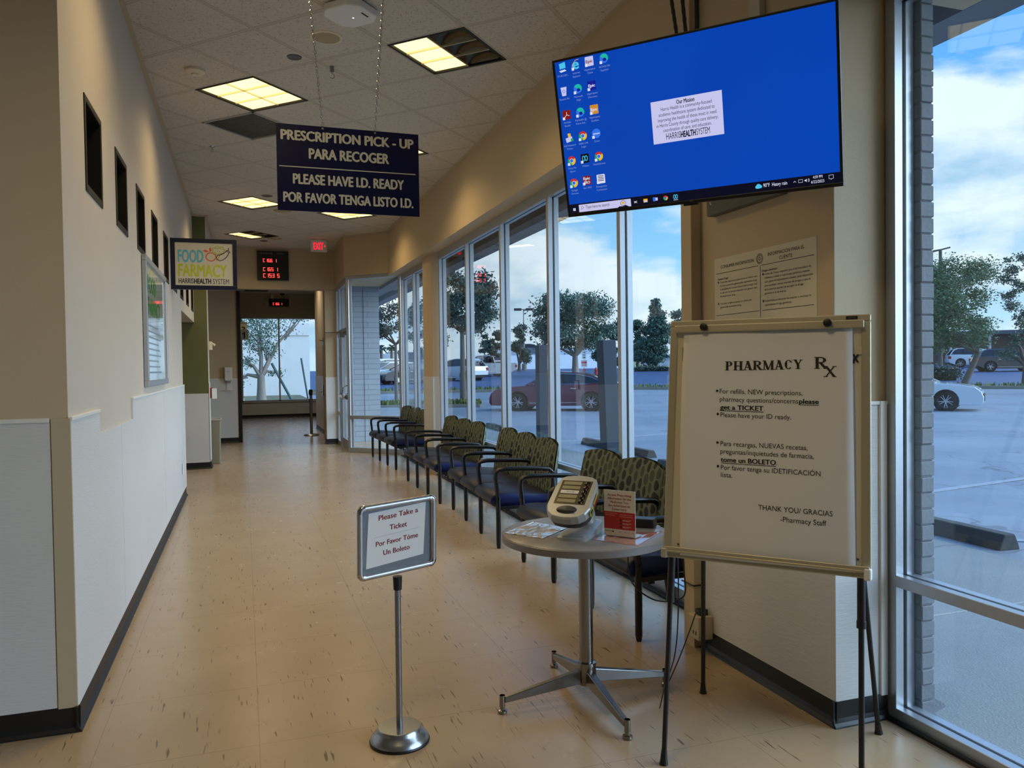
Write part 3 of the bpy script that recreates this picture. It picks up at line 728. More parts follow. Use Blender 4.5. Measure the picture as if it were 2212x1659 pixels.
def chain(x0, z0, x1, z1, y):
    f = MB(); a = Vector((x0, y, z0)); b = Vector((x1, y, z1)); L = (b-a).length; d = (b-a).normalized(); n = int(L/0.021)
    for k in range(n):
        c0 = a+d*(L*(k+.5)/n); sd = Vector((0, 1, 0)) if k % 2 else d.cross(Vector((0, 1, 0))).normalized()
        f.tube([c0+d*(.0135*math.cos(q))+sd*(.0062*math.sin(q)) for q in np.linspace(0, 2*math.pi, 9)], .0018, 5, cap=False)
    f.build('chain', M_CHROME, t)
chain(.187+.316*W, 2.788, 0.342, 3.82, 4.333); chain(.187+.683*W, 2.788, 0.790, 3.82, 4.333)
for u in (.316, .683):
    f = MB(); f.lathe([(.007, 0), (.006, .003), (0, .004)], S.p(u*W, .012, 0), 10, ax=(0, -1, 0)); f.build('rivet', M_CHROME, t)

# ------------------------------------------------------------------ projecting FOOD FARMACY sign
FYY = 8.785; S = Sheet((-0.688, FYY, 2.857), (1, 0, 0), (0, 0, -1)); W, Hh = 0.645, 0.527
t = thing('projecting_sign', (-0.366, FYY, 2.33), 'cream food farmacy sign in a navy frame projecting from the left wall', 'sign')
M_NAVYF = mat('navy_frame', '#0a0c2c', 0.35); M_CREAM = mat('cream_sign_face', '#cfc6ae', 0.4, vary=0.03)
f = MB(); fw = .043
for u0, u1, v0, v1 in ((0, W, 0, fw), (0, W, Hh-fw, Hh), (0, fw, fw, Hh-fw), (W-fw, W, fw, Hh-fw)): S.slab(f, u0, u1, v0, v1, -.05, 0)
S.slab(f, W-.002, W+.012, Hh-.014, Hh+.004, -.05, 0)
f.build('frame', M_NAVYF, t, bevel=.003)
f = MB(); S.slab(f, fw-.002, W-fw+.002, fw-.002, Hh-fw+.002, -.04, -.008); f.build('face', M_CREAM, t)
D = -.0072
def ink(name, colr, draw):
    f = MB(); draw(f); return f.build(name, mat(name+'_ink', colr, .5, vary=0), t)
ink('blue_lettering', '#5fb0c4', lambda f: S.text(f, 'FOOD', .105*W, .462*Hh, .245*Hh, .49*W, bold=.045, d=D))
ink('lime_lettering', '#b9c01f', lambda f: S.text(f, 'FARMACY', .107*W, .742*Hh, .242*Hh, .843*W, bold=.028, d=D))
def dk(f):
    S.text(f, 'HARRIS', .113*W, .880*Hh, .098*Hh, .335*W, bold=.02, d=D); S.text(f, 'HEALTH', .340*W, .882*Hh, .1*Hh, .600*W, bold=.05, d=D); S.text(f, 'SYSTEM', .625*W, .886*Hh, .1*Hh, .87*W, bold=.0, d=D)
ink('dark_lettering', '#15182b', dk)
def orange(f):
    cx, cy = .602*W, .352*Hh
    S.line(f, [(cx+.047*math.cos(a), cy-.042*math.sin(a)) for a in np.linspace(0, 2*math.pi, 28)][:-1], .010, D, close=True)
    S.poly(f, [(.475*W, .235*Hh), (.52*W, .212*Hh), (.58*W, .25*Hh), (.53*W, .26*Hh)], D)
    S.poly(f, [(.59*W, .262*Hh), (.575*W, .19*Hh), (.60*W, .155*Hh), (.615*W, .22*Hh)], D)
ink('orange_drawing', '#e0552b', orange)
def broc(f):
    cx, cy = .72*W, .215*Hh
    S.line(f, [(cx+(.060+.010*math.cos(7*a))*math.cos(a), cy-(.036+.008*math.cos(7*a))*math.sin(a)) for a in np.linspace(0, 2*math.pi, 60)][:-1], .007, D, close=True)
    for x0, x1 in ((.67, .695), (.77, .725)): S.line(f, [(x0*W, .275*Hh), (x1*W, .34*Hh), ((x1-.01)*W, .42*Hh)], .007, D)
    for x, y in ((.69, .2), (.74, .2), (.715, .25)): S.line(f, [(x*W+.016*math.cos(a), y*Hh-.012*math.sin(a)) for a in np.linspace(.2, 2.9, 8)], .005, D)
ink('green_drawing', '#a5ad2a', broc)
def eggp(f):
    pts = [(.70, .40), (.685, .36), (.705, .315), (.755, .30), (.80, .27), (.845, .225), (.875, .26), (.86, .31), (.83, .36), (.79, .40), (.74, .425)]
    S.line(f, [(a*W, b*Hh) for a, b in pts], .008, D, close=True)
    S.line(f, [(.835*W, .22*Hh), (.87*W, .215*Hh), (.895*W, .265*Hh)], .009, D); S.line(f, [(.868*W, .22*Hh), (.872*W, .165*Hh)], .008, D)
ink('purple_drawing', '#3d2150', eggp)

# ------------------------------------------------------------------ red number boards
M_LEDBOX = mat('black_display_housing', '#060607', 0.35); M_LED = mat('red_segments', '#ff5a4a', vary=0, emit='#ff4a48', estr=2.2); M_LEGEND = mat('grey_legend', '#8d8d90', .6, vary=0)
SEG = {'0': 'abcdef', '1': 'bc', '5': 'afgcd', '3': 'abgcd', '6': 'afgecd', 'C': 'afed', 'L': 'fed'}
def digit(S, f, ch, u, v, w, h, th):
    P = {'a': ((u, v), (u+w, v)), 'b': ((u+w, v), (u+w, v+h/2)), 'c': ((u+w, v+h/2), (u+w, v+h)), 'd': ((u, v+h), (u+w, v+h)), 'e': ((u, v+h/2), (u, v+h)), 'f': ((u, v), (u, v+h/2)), 'g': ((u, v+h/2), (u+w, v+h/2))}
    for s in SEG[ch]:
        (a, b), (c, d) = P[s]; S.rect(f, min(a, c)-th/2, max(a, c)+th/2, min(b, d)-th/2, max(b, d)+th/2, .001)
def board(x0, x1, z0, z1, y, rows, label, leg, legh):
    S = Sheet((x0, y, z1), (1, 0, 0), (0, 0, -1)); W = x1-x0; Hh = z1-z0
    t = thing('number_display', ((x0+x1)/2, y+.03, z0), label, 'number display')
    f = MB(); S.slab(f, 0, W, 0, Hh, -.06, 0); f.build('housing', M_LEDBOX, t, bevel=.004)
    f = MB(); S.text(f, 'Now Serving', .10*W, leg, legh, .49*W); S.text(f, 'Counter', .62*W, leg, legh, .86*W); f.build('legend', M_LEGEND, t)
    for txt, v, h in rows:
        f = MB(); u = .20*W; dw = h*.50; st = dw*1.55
        for ch in txt:
            if ch != ' ': digit(S, f, ch, u, v, dw, h, h*.13)
            u += st*(1.05 if ch != ' ' else .75)
        f.build('number', M_LED, t)
board(0.280, 0.858, 3.195, 3.750, 15.715, [('C166 1', .155, .055), ('C165 1', .320, .060), ('C153 5', .435, .066)], 'black now serving board with three red numbers above the corridor', .055, .024)
board(0.78, 1.37, 3.43, 3.66, 25.27, [('C166 1', .125, .06)], 'small black board with one red number above the far window', .055, .026)

# exit sign
S = Sheet((1.185, 14.55, 3.812), (1, 0, 0), (0, 0, -1)); W, Hh = .283, .215
t = thing('exit_sign', (1.327, 14.57, 3.597), 'white box exit sign with glowing red letters under the ceiling', 'exit sign')
f = MB(); S.slab(f, 0, W, .006, Hh, -.05, 0); f.build('housing', M_WHITE, t, bevel=.006)
f = MB(); S.text(f, 'EXIT', .045, .175, .125, .225, bold=.03); S.poly(f, [(.235, .09), (.262, .11), (.235, .13)], .0008); f.build('lettering', mat('exit_red', '#ff2030', vary=0, emit='#ff1830', estr=1.6), t)
f = MB(); S.slab(f, .08, .2, -.006, .006, -.04, -.01); f.build('canopy_plate', M_WHITE, t)

# counter number flags
M_FLAG = mat('cream_flag', '#cfc7b0', .5, vary=.02)
def flag(x0, x1, z0, z1, y, tx, lb):
    S = Sheet((x0, y, z1), (1, 0, 0), (0, 0, -1)); W = x1-x0; Hh = z1-z0
    t = thing('number_flag', ((x0+x1)/2, y, z0), lb, 'number flag', 'counter number flags')
    f = MB(); S.slab(f, 0, W, 0, Hh, -.02, 0); f.build('panel', M_FLAG, t, bevel=.002)
    if tx:
        f = MB()
        if tx == '1': S.poly(f, [(W*.50, Hh*.86), (W*.64, Hh*.86), (W*.64, Hh*.24), (W*.54, Hh*.24), (W*.49, Hh*.33), (W*.37, Hh*.38), (W*.37, Hh*.49), (W*.50, Hh*.44)])
        else: S.text(f, tx, W*.5, Hh*.86, Hh*.62, align='c', bold=.03)
        f.build('numeral', M_INK, t)
flag(-.085, .115, 2.125, 2.345, 17.62, '1', 'cream flag with black numeral 1 on the dark corridor wall')
flag(-.075, .10, 2.33, 2.55, 19.4, '3', 'cream flag with numeral 3 just behind the numeral 1 flag')
flag(-.075, .10, 2.50, 2.70, 21.0, '', 'cream flag edge showing above the numeral 3 flag')
# far-end ceiling bits
t = thing('security_camera', (1.14, 24.6, 3.70), 'small white dome camera on the far corridor ceiling', 'camera')
f = MB(); f.lathe([(0.09, .12), (0.09, .07), (0, .065)], (1.14, 24.6, 3.70), 18); f.build('mount', M_WHITE, t)
f = MB(); f.lathe([(0.07, .068), (0.06, .02), (0, 0)], (1.14, 24.6, 3.70), 18); f.build('dome', M_DGLASS, t)
f = MB(); f.box(.84, .93, FY-.05, FY, 3.66, 3.80); tag(f.build('motion_sensor', M_WHITE, bevel=.008), 'small white sensor on the far wall above the red number', 'sensor')
f = MB(); f.box(.68, .76, FY-.012, FY, 3.46, 3.58); tag(f.build('wall_plate', M_IVORY, bevel=.003), 'cream wall plate left of the far red number board', 'wall plate')
t = thing('ceiling_vent', (.40, 24.2, CEIL), 'dark vent in the corridor ceiling beyond the header', 'vent')
f = MB(); f.box(0.05, .75, 23.7, 24.6, CEIL-.006, CEIL+.002); f.build('frame', M_GRILLE, t)
f = MB(); [f.box(.08, .72, 23.73+.06*k, 23.77+.06*k, CEIL-.012, CEIL-.004) for k in range(14)]; f.build('slat', M_DARKMET, t)

# ------------------------------------------------------------------ television
O = (1.252, 3.093, 2.77); EX = (0.6771, -0.7358, 0.0019); EY = (0.1721, 0.160, -0.972)
S = Sheet(O, EX, EY); W, Hh = 1.12, 0.6487
t = thing('television', tuple(S.p(W/2, Hh, -.03)), 'large wall mounted television showing a blue computer desktop', 'television')
f = MB(); S.slab(f, 0, W, 0, Hh, -.028, -.004)
for u0, u1, v0, v1 in ((0, W, 0, .010), (0, W, Hh-.0155, Hh), (0, .012, .010, Hh-.0155), (W-.012, W, .010, Hh-.0155)): S.slab(f, u0, u1, v0, v1, -.006, .003)
S.slab(f, .485*W-.03, .485*W+.03, Hh-.002, Hh+.008, -.02, 0)
f.build('bezel', M_BLACK, t, bevel=.003)
f = MB(); S.slab(f, .18*W, .82*W, .22*Hh, .9*Hh, -.062, -.028); f.build('rear_housing', M_BLACK, t, bevel=.012)
def m_screen():
    q = NT('lit_blue_screen'); o = q.xyz(q.obj())
    g = q.noise(q.obj(), 1.6, 3)
    cc = q.mix(g, lin('#0039a4'), lin('#0048bc'))
    q.base((0.002, 0.002, 0.004, 1)); q.p(.18, 0, .4); q.t.links.new(cc, q.b.inputs['Emission Color']); q.b.inputs['Emission Strength'].default_value = 1.0
    return q.m
f = MB(); S.slab(f, .011, W-.011, .009, Hh-.014, -.0045, .0005); scr = f.build('screen', m_screen(), t)
def emi(name, c, s=1.0): return mat(name, '#050505', .3, vary=0, emit=c, estr=s)
def draw(name, m, fn): f = MB(); fn(f); return f.build(name, m, scr)
E_W = emi('screen_white', '#d8dcf4', 1.0); E_PALE = emi('screen_pale', '#c9c8f0', .95); E_BAR = emi('taskbar_navy', '#02031c', 1.0); E_K = emi('screen_black', '#0a0a22', .8)
E_RED = emi('icon_red', '#c8281e'); E_GRN = emi('icon_green', '#1f9d55'); E_YEL = emi('icon_yellow', '#e8b21c'); E_BLU = emi('icon_blue', '#2f6fe0'); E_CYA = emi('icon_cyan', '#49c0e8'); E_NVY = emi('icon_navy', '#101a90'); E_ORG = emi('icon_orange', '#c98a2e'); E_TEAL = emi('icon_teal', '#17b5a0'); E_DRED = emi('icon_dark_red', '#7c1410'); E_BLKI = emi('icon_black', '#05060c'); E_TXT = emi('screen_text', '#b8c4e8', .9); E_LBL = emi('icon_captions', '#8fa5dc', .75)
def X(u): return u*W
def Y(v): return v*Hh
def taskbar(f): S.rect(f, .0115, W-.0115, Y(.918), Hh-.0145, .0008)
draw('taskbar', E_BAR, taskbar)
draw('search_box', E_PALE, lambda f: S.rect(f, X(.049), X(.261), Y(.926), Y(.974), .0011))
def tbtext(f):
    S.text(f, 'Type here to search', X(.078), Y(.955), Y(.019), X(.175), d=.0014)
    S.line(f, [(X(.064)+.005*math.cos(a), Y(.945)-.005*math.sin(a)) for a in np.linspace(0, 6.28, 14)][:-1], .0012, .0014, close=True); S.line(f, [(X(.061), Y(.951)), (X(.057), Y(.959))], .0012, .0014)
    S.line(f, [(X(.23)+.011*math.cos(a), Y(.948)-.011*math.sin(a)) for a in np.linspace(0, 6.28, 20)][:-1], .0015, .0014, close=True)
    S.poly(f, [(X(.205), Y(.9755)), (X(.215), Y(.966)), (X(.228), Y(.968)), (X(.24), Y(.962)), (X(.255), Y(.9755))], .0014)
draw('search_text', E_K, tbtext)
draw('search_dot', E_YEL, lambda f: S.disc(f, X(.23), Y(.948), .006, d=.0015))
def tray(f):
    for du in (0, 1):
        for dv in (0, 1): S.rect(f, X(.0245)+du*.0062, X(.0245)+du*.0062+.0052, Y(.944)+dv*.0062, Y(.944)+dv*.0062+.0052, .0012)
    S.text(f, '90\u00b0F  Heavy rain', X(.743), Y(.954), Y(.021), X(.822), d=.0012)
    S.text(f, '4:59 PM', X(.905), Y(.939), Y(.016), X(.935), d=.0012); S.text(f, '6/22/2023', X(.899), Y(.965), Y(.016), X(.940), d=.0012)
    S.line(f, [(X(.8425), Y(.948)), (X(.8465), Y(.940)), (X(.8505), Y(.948))], .0014, .0012)
    S.line(f, [(X(.8585), Y(.936)), (X(.872), Y(.936)), (X(.872), Y(.952)), (X(.8585), Y(.952))], .0012, .0012, close=True)
    S.poly(f, [(X(.878), Y(.941)), (X(.881), Y(.941)), (X(.885), Y(.935)), (X(.885), Y(.953)), (X(.881), Y(.947)), (X(.878), Y(.947))], .0012)
    for r in (.006, .0095): S.line(f, [(X(.885)+r*math.cos(a), Y(.944)-r*math.sin(a)) for a in np.linspace(-.8, .8, 6)], .001, .0012)
    S.line(f, [(X(.955), Y(.93)), (X(.969), Y(.93)), (X(.969), Y(.95)), (X(.964), Y(.95)), (X(.962), Y(.956)), (X(.960), Y(.95)), (X(.955), Y(.95))], .0013, .0012, close=True)
    S.rect(f, X(.424), X(.441), Y(.9655), Y(.968), .0012)
    S.line(f, [(X(.2745), Y(.943)), (X(.2745), Y(.959))], .001, .0012); S.line(f, [(X(.284), Y(.942)), (X(.284), Y(.96))], .001, .0012); S.rect(f, X(.276), X(.282), Y(.947), Y(.955), .0012)
draw('taskbar_text', E_W, tray)
draw('weather_icon', E_CYA, lambda f: [S.disc(f, X(.727), Y(.945), .009, d=.0012), S.disc(f, X(.7335), Y(.948), .006, d=.0012), S.disc(f, X(.7215), Y(.949), .006, d=.0012)])
# mission panel
draw('mission_panel', E_PALE, lambda f: S.rect(f, X(.3667), X(.621), Y(.363), Y(.6148), .0009))
def mission(f):
    S.text(f, 'Our Mission', X(.4605), Y(.398), Y(.0245), X(.5252), bold=.03, d=.0013)
    for s, a, b, v in (('Harris Health is a community-focused', .4027, .5847, .4245), ('academic healthcare system dedicated to', .393, .5936, .456), ('improving the health of those most in need', .389, .5985, .4875), ('in Harris County through quality care delivery,', .3827, .6038, .519), ('coordination of care, and education.', .4057, .5797, .550)):
        S.text(f, s, X(a), Y(v), Y(.0205), X(b), d=.0013)
    S.text(f, 'HARRIS', X(.4147), Y(.5965), Y(.037), X(.467), bold=.0, d=.0013); S.text(f, 'HEALTH', X(.468), Y(.5965), Y(.037), X(.522), bold=.05, d=.0013); S.text(f, 'SYSTEM', X(.5245), Y(.5965), Y(.037), X(.572), bold=-.01, d=.0013)
draw('mission_text', E_K, mission)
# desktop icons
IW, IH = .0165*W, .0165*W
def ring(cx, cy):
    def a(f): S.disc(f, cx, cy, IW, IW, 20, .0010, 30, 150)
    draw('browser_icon', E_RED, a)
    draw('browser_icon', E_YEL, lambda f: S.disc(f, cx, cy, IW, IW, 20, .0010, -90, 30)); draw('browser_icon', E_GRN, lambda f: S.disc(f, cx, cy, IW, IW, 20, .0010, 150, 270))
    draw('browser_icon', E_W, lambda f: S.disc(f, cx, cy, IW*.5, d=.0012)); draw('browser_icon', E_BLU, lambda f: S.disc(f, cx, cy, IW*.4, d=.0014))
for u, v in ((.0947, .4913), (.0392, .6364), (.151, .6341), (.0391, .7805)): ring(X(u), Y(v))
ring(X(.3949), Y(.948)) if False else None
def wave(cx, cy):
    draw('browser_icon', E_BLU, lambda f: S.disc(f, cx, cy, IW, IW, 22, .0010)); draw('browser_icon', E_TEAL, lambda f: S.poly(f, [(cx+IW*math.cos(a), cy-IW*math.sin(a)) for a in np.linspace(-.5, 2.6, 14)]+[(cx-.2*IW, cy-.1*IW)], .0012)); draw('browser_icon', E_NVY, lambda f: S.disc(f, cx+.15*IW, cy+.25*IW, IW*.42, IW*.36, 16, .0014))
for u, v in ((.2062, .0511), (.0935, .1991), (.0938, .3437)): wave(X(u), Y(v))
def tile(u, v, m, word=None, mw=None, r=.003, word2=None):
    cx, cy = X(u), Y(v); draw('program_icon', m, lambda f: S.poly(f, rrect(cx-IW, cx+IW, cy-IH, cy+IH, r), .0010))
    if word: draw('icon_word', mw or E_W, lambda f: S.text(f, word, cx-IW*.82, cy+IH*(.3 if not word2 else -.15), IH*.62, cx+IW*.82, bold=.03, d=.0013))
    if word2: draw('icon_word', mw or E_W, lambda f: S.text(f, word2, cx-IW*.75, cy+IH*.75, IH*.6, cx+IW*.75, bold=.03, d=.0013))
tile(.1487, .0501, E_PALE, 'Epic', E_DRED); tile(.1496, .196, E_NVY, 'Epic'); tile(.1502, .342, E_ORG, 'Epic'); tile(.0933, .7746, E_DRED, 'Epic', None, .002, 'SRO')
tile(.1508, .7773, E_W)
draw('icon_lines', E_K, lambda f: [S.rect(f, X(.1508)-IW*.7, X(.1508)+IW*.7, Y(.7773)+IH*(k*.35-.75), Y(.7773)+IH*(k*.35-.60), .0013) for k in range(4)])
tile(.0942, .634, E_BLKI, r=.004); draw('icon_loop', E_CYA, lambda f: [S.line(f, [(X(.0942)+s*IW*.32+IW*.3*math.cos(a), Y(.634)-IH*.55*math.sin(a)) for a in np.linspace(0, 6.28, 16)][:-1], .003, .0013, close=True) for s in (-1, 1)])
tile(.0382, .3451, E_DRED, r=.004); draw('icon_stroke', E_W, lambda f: [S.line(f, p, .0022, .0013) for p in ([(X(.0382), Y(.3451)-IH*.6), (X(.0382), Y(.3451)), (X(.0382)-IW*.6, Y(.3451)+IH*.6)], [(X(.0382), Y(.3451)), (X(.0382)+IW*.65, Y(.3451)+IH*.3)])])
draw('program_icon', E_BLU, lambda f: S.disc(f, X(.1495), Y(.4904), IW*1.05, d=.0010)); draw('icon_word', E_W, lambda f: S.text(f, 'zoom', X(.1495)-IW*.8, Y(.4904)+IH*.2, IH*.42, X(.1495)+IW*.8, bold=.03, d=.0013))
draw('program_icon', E_CYA, lambda f: S.poly(f, [(X(.0407)-IW*.8, Y(.045)-IH*.55), (X(.0407)+IW*.7, Y(.045)-IH*.8), (X(.0407)+IW*.75, Y(.045)+IH*.5), (X(.0407)-IW*.7, Y(.045)+IH*.6)], .001)); draw('program_icon', E_W, lambda f: S.poly(f, [(X(.0407)-IW*.9, Y(.0558)+IH*.55), (X(.0407)+IW*.5, Y(.0558)+IH*.4), (X(.0407)+IW*.9, Y(.0558)+IH*.75), (X(.0407)-IW*.5, Y(.0558)+IH*.95)], .001))
draw('program_icon', E_CYA, lambda f: S.text(f, 'e', X(.0944)-IW*.8, Y(.0549)+IH*.8, IH*2.2, X(.0944)+IW*.8, bold=.04, d=.001)); draw('icon_swoosh', E_YEL, lambda f: S.line(f, [(X(.0944)-IW, Y(.0549)+IH*.8), (X(.0944)-IW*.8, Y(.0549)-IH*.2), (X(.0944), Y(.0549)-IH), (X(.0944)+IW*.8, Y(.0549)-IH*1.1)], .0018, .0013))
draw('program_icon', E_PALE, lambda f: S.poly(f, [(X(.0365)-IW*.75, Y(.1986)-IH*.9), (X(.0365)+IW*.75, Y(.1986)-IH*.9), (X(.0365)+IW*.5, Y(.1986)+IH), (X(.0365)-IW*.5, Y(.1986)+IH)], .001)); draw('icon_arrow', E_BLU, lambda f: S.line(f, [(X(.0365)+IW*.3*math.cos(a), Y(.1986)-IH*.3*math.sin(a)) for a in np.linspace(0, 6.28, 10)][:-1], .002, .0013, close=True))
draw('program_icon', E_PALE, lambda f: S.poly(f, [(X(.0383)-IW*.9, Y(.4911)), (X(.0383)+IW*.7, Y(.4911)-IH*.3), (X(.0383)+IW*.9, Y(.4911)+IH*.7), (X(.0383)-IW*.7, Y(.4911)+IH)], .001)); draw('program_icon', E_YEL, lambda f: S.poly(f, [(X(.0383)-IW*.3, Y(.4911)-IH), (X(.0383)+IW*.4, Y(.4911)-IH), (X(.0383)+IW*.5, Y(.4911)-IH*.3), (X(.0383)-IW*.2, Y(.4911)-IH*.1)], .001)); draw('icon_plus', E_GRN, lambda f: S.disc(f, X(.0383)+IW*.7, Y(.4911)+IH*.5, IW*.35, d=.0013))
def caps(f):
    L = [(.0407, .0558, ['ST-0C1201...']), (.0944, .0549, ['Internet', 'Explorer']), (.1487, .0501, ['Hyperspace', 'Client']), (.2062, .0511, ['NCNQI SN', 'Supslied..']), (.0365, .1986, ['Recycle Bin']), (.0935, .1991, ['Microsoft', 'Edge']), (.1496, .196, ['Hyperspace', 'Discovery']), (.0382, .3451, ['Acrobat', 'Reader']), (.0938, .3437, ['MyHealth @', 'Home Del...']), (.1502, .342, ['Hyperspace', 'Sandbox']), (.0383, .4911, ['Add Network', 'Printer']), (.0947, .4913, ['SABA LMS', 'Login']), (.1495, .4904, ['Zoom']), (.0392, .6364, ['Deny Me', 'Sign-in']), (.0942, .634, ['Webex']), (.151, .6341, ['HealthStream']), (.0391, .7805, ['Google', 'Chrome']), (.0933, .7746, ['Epic SRO']), (.1508, .7773, ['Recognition', 'Connection'])]
    for u, v, ls in L:
        for k, s in enumerate(ls): S.text(f, s, X(u), Y(v)+IH+.0155+k*.0135, .0072, align='c', xs=.95, d=.0011)
draw('icon_captions', E_LBL, caps)
for u, v in ((.0944, .0549), (.1487, .0501), (.2062, .0511), (.0935, .1991), (.1496, .196), (.0382, .3451), (.0938, .3437), (.1502, .342), (.0947, .4913), (.1495, .4904), (.0392, .6364), (.0942, .634), (.151, .6341), (.0391, .7805), (.0933, .7746), (.1508, .7773)):
    draw('shortcut_badge', E_W, lambda f: S.rect(f, X(u)-IW*1.05, X(u)-IW*.45, Y(v)+IH*.45, Y(v)+IH*1.05, .0016))
cx, cy = X(.3949), Y(.948); h = .0095
draw('taskbar_icon', E_RED, lambda f: S.disc(f, cx, cy, h, h, 14, .0012, 30, 150)); draw('taskbar_icon', E_YEL, lambda f: S.disc(f, cx, cy, h, h, 14, .0012, -90, 30)); draw('taskbar_icon', E_GRN, lambda f: S.disc(f, cx, cy, h, h, 14, .0012, 150, 270)); draw('taskbar_icon', E_BLU, lambda f: S.disc(f, cx, cy, h*.45, d=.0014))
draw('taskbar_icon', E_YEL, lambda f: S.rect(f, X(.3181)-.009, X(.3181)+.009, Y(.9492)-.007, Y(.9492)+.007, .0012)); draw('taskbar_icon', E_PALE, lambda f: S.rect(f, X(.3181)-.006, X(.3181)+.006, Y(.9492)-.001, Y(.9492)+.007, .0014))
draw('taskbar_icon', E_BLU, lambda f: [S.rect(f, X(.356)-.010, X(.356)+.001, Y(.948)-.008, Y(.948)+.008, .0012), S.line(f, [(X(.356)-.0045+.003*math.cos(a), Y(.948)-.004*math.sin(a)) for a in np.linspace(0, 6.28, 10)][:-1], .0012, .0014, close=True)]); draw('taskbar_icon', E_PALE, lambda f: S.rect(f, X(.356)+.001, X(.356)+.010, Y(.948)-.006, Y(.948)+.006, .0012))
draw('taskbar_icon', E_CYA, lambda f: [S.line(f, [(X(.4323)+s*.0045+.004*math.cos(a), Y(.947)-.008*math.sin(a)) for a in np.linspace(0, 6.28, 12)][:-1], .0025, .0012, close=True) for s in (-1, 1)])
f = MB(); S.text(f, 'LG', X(.4905), Y(.988), .008, align='c', d=.004); f.build('maker_mark', mat('bezel_mark', '#6a6a70', .4, vary=0), t)
# wall mount behind it
t2 = thing('television_mount', (2.25, 3.15, 2.225), 'grey steel wall bracket under and behind the television', 'bracket')
M_PLATE = mat('grey_painted_steel', '#55544e', .5, .2)
f = MB(); f.box(2.215, 2.265, 2.87, 3.43, 2.225, 2.62); f.build('wall_plate', M_PLATE, t2, bevel=.004)
f = MB(); cB = S.p(W*.5, Hh*.5, -.066); f.bar((2.22, 3.15, 2.47), (2.02, 3.12, 2.47), .05, .07); f.bar((2.03, 3.13, 2.47), tuple(cB+Vector((.03, .03, 0))), .04, .06); f.build('arm', M_BLACK, t2, bevel=.004)
f = MB(); S.slab(f, W*.5-.12, W*.5+.12, Hh*.5-.1, Hh*.5+.1, -.078, -.064); f.build('screen_plate', M_BLACK, t2, bevel=.003)
f = MB(); f.lathe([(.009, 0), (.006, .004), (0, .005)], (2.214, 3.39, 2.285), 10, ax=(-1, 0, 0)); f.build('bolt', M_CHROME, t2)
M_CONDUIT = mat('dark_conduit', '#2b2620', .6)
def conduit(pts, r, lb, ribs=True):
    f = MB(); P = [Vector(p) for p in pts]; path = []; rr = []
    n = 60
    for k in range(n+1):
        s = k/n*(len(P)-1); i = min(int(s), len(P)-2); path.append(P[i].lerp(P[i+1], s-i)); rr.append(r*(1.0 if (k % 2 or not ribs) else .8))
    f.tube(path, rr, 10); return tag(f.build('conduit' if ribs else 'cable', M_CONDUIT if ribs else M_BLACK), lb, 'cable')
conduit([(1.845, 3.05, 2.66), (1.83, 3.06, 2.95), (1.785, 3.08, 3.3), (1.75, 3.1, 3.83)], .009, 'left ribbed conduit running up from behind the television')
conduit([(1.875, 3.03, 2.66), (1.870, 3.04, 2.9), (1.84, 3.06, 3.3), (1.82, 3.08, 3.83)], .009, 'right ribbed conduit running up from behind the television')
conduit([(1.905, 3.01, 2.66), (1.905, 3.015, 3.2), (1.905, 3.02, 3.83)], .010, 'straight black cable running up from behind the television', False)
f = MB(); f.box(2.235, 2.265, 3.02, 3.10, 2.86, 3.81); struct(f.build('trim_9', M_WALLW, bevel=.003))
# ------------------------------------------------------------------ framed poster on the left wall
S = Sheet((-0.655, 6.29, 2.345), (0, 1, 0), (0, 0, -1)); S.en = Vector((1, 0, 0)); W, Hh = 1.58, 0.97
t = thing('framed_poster', (-0.67, 7.08, 1.375), 'tall glazed poster frame hanging on the left wall below the dark windows', 'poster frame')
f = MB(); b = .045
for u0, u1, v0, v1 in ((0, W, 0, b), (0, W, Hh-b, Hh), (0, b, b, Hh-b), (W-b, W, b, Hh-b)): S.slab(f, u0, u1, v0, v1, -.032, 0)
f.build('frame', M_ALU, t, bevel=.004)
f = MB(); S.slab(f, b-.004, W-b+.004, b-.004, Hh-b+.004, -.03, -.016); f.build('poster', mat('glossy_poster', '#c9cfc4', .06, coat=0.6, vary=.06, vscale=3), t)
M_PGREEN = mat('poster_green', '#4f9a52', .1, vary=0); M_PDK = mat('poster_dark', '#4a5450', .15, vary=0)
f = MB(); S.text(f, 'FOOD', .2, .25, .13, .8, bold=.05, d=-.0150); S.text(f, 'FARMACY', .2, .42, .13, 1.1, bold=.05, d=-.0150); f.build('poster_heading', M_PGREEN, t)
f = MB()
for k in range(9): S.rect(f, .15, .9+.2*((k*7) % 3)/2, .50+.045*k, .512+.045*k, -.0150)
f.build('poster_lines', M_PDK, t)

# ------------------------------------------------------------------ consumer information poster on the pilaster
S = Sheet((2.2635, 3.436, 2.014), (0, -1, 0), (0, 0, -1)); W, Hh = 0.748, 0.36
t = thing('notice', (2.2635, 3.06, 1.654), 'cream bilingual consumer information notice taped on the wall behind the easel', 'notice')
f = MB(); S.slab(f, 0, W, 0, Hh, -.0012, 0); f.build('sheet', mat('cream_paper', '#cfc8b0', .7, vary=.05, vscale=5), t)
def vz(z): return 2.014-z
f = MB()
S.text(f, 'CONSUMER INFORMATION', .056, vz(1.961), .0155, .323, bold=-.005); S.text(f, 'INFORMACI\u00d3N PARA EL', .428, vz(1.9735), .0155, .673, bold=-.005); S.text(f, 'CLIENTE', .507, vz(1.948), .0155, .595, bold=-.005)
for r, w in ((.024, .0022), (.018, .0032), (.008, .002)): S.line(f, [(.367+r*math.cos(a), vz(1.970)-r*math.sin(a)) for a in np.linspace(0, 6.28, 24)][:-1], w, .0006, close=True)
S.line(f, [(.367, vz(1.984)), (.363, vz(1.975)), (.371, vz(1.968)), (.365, vz(1.96))], .002)
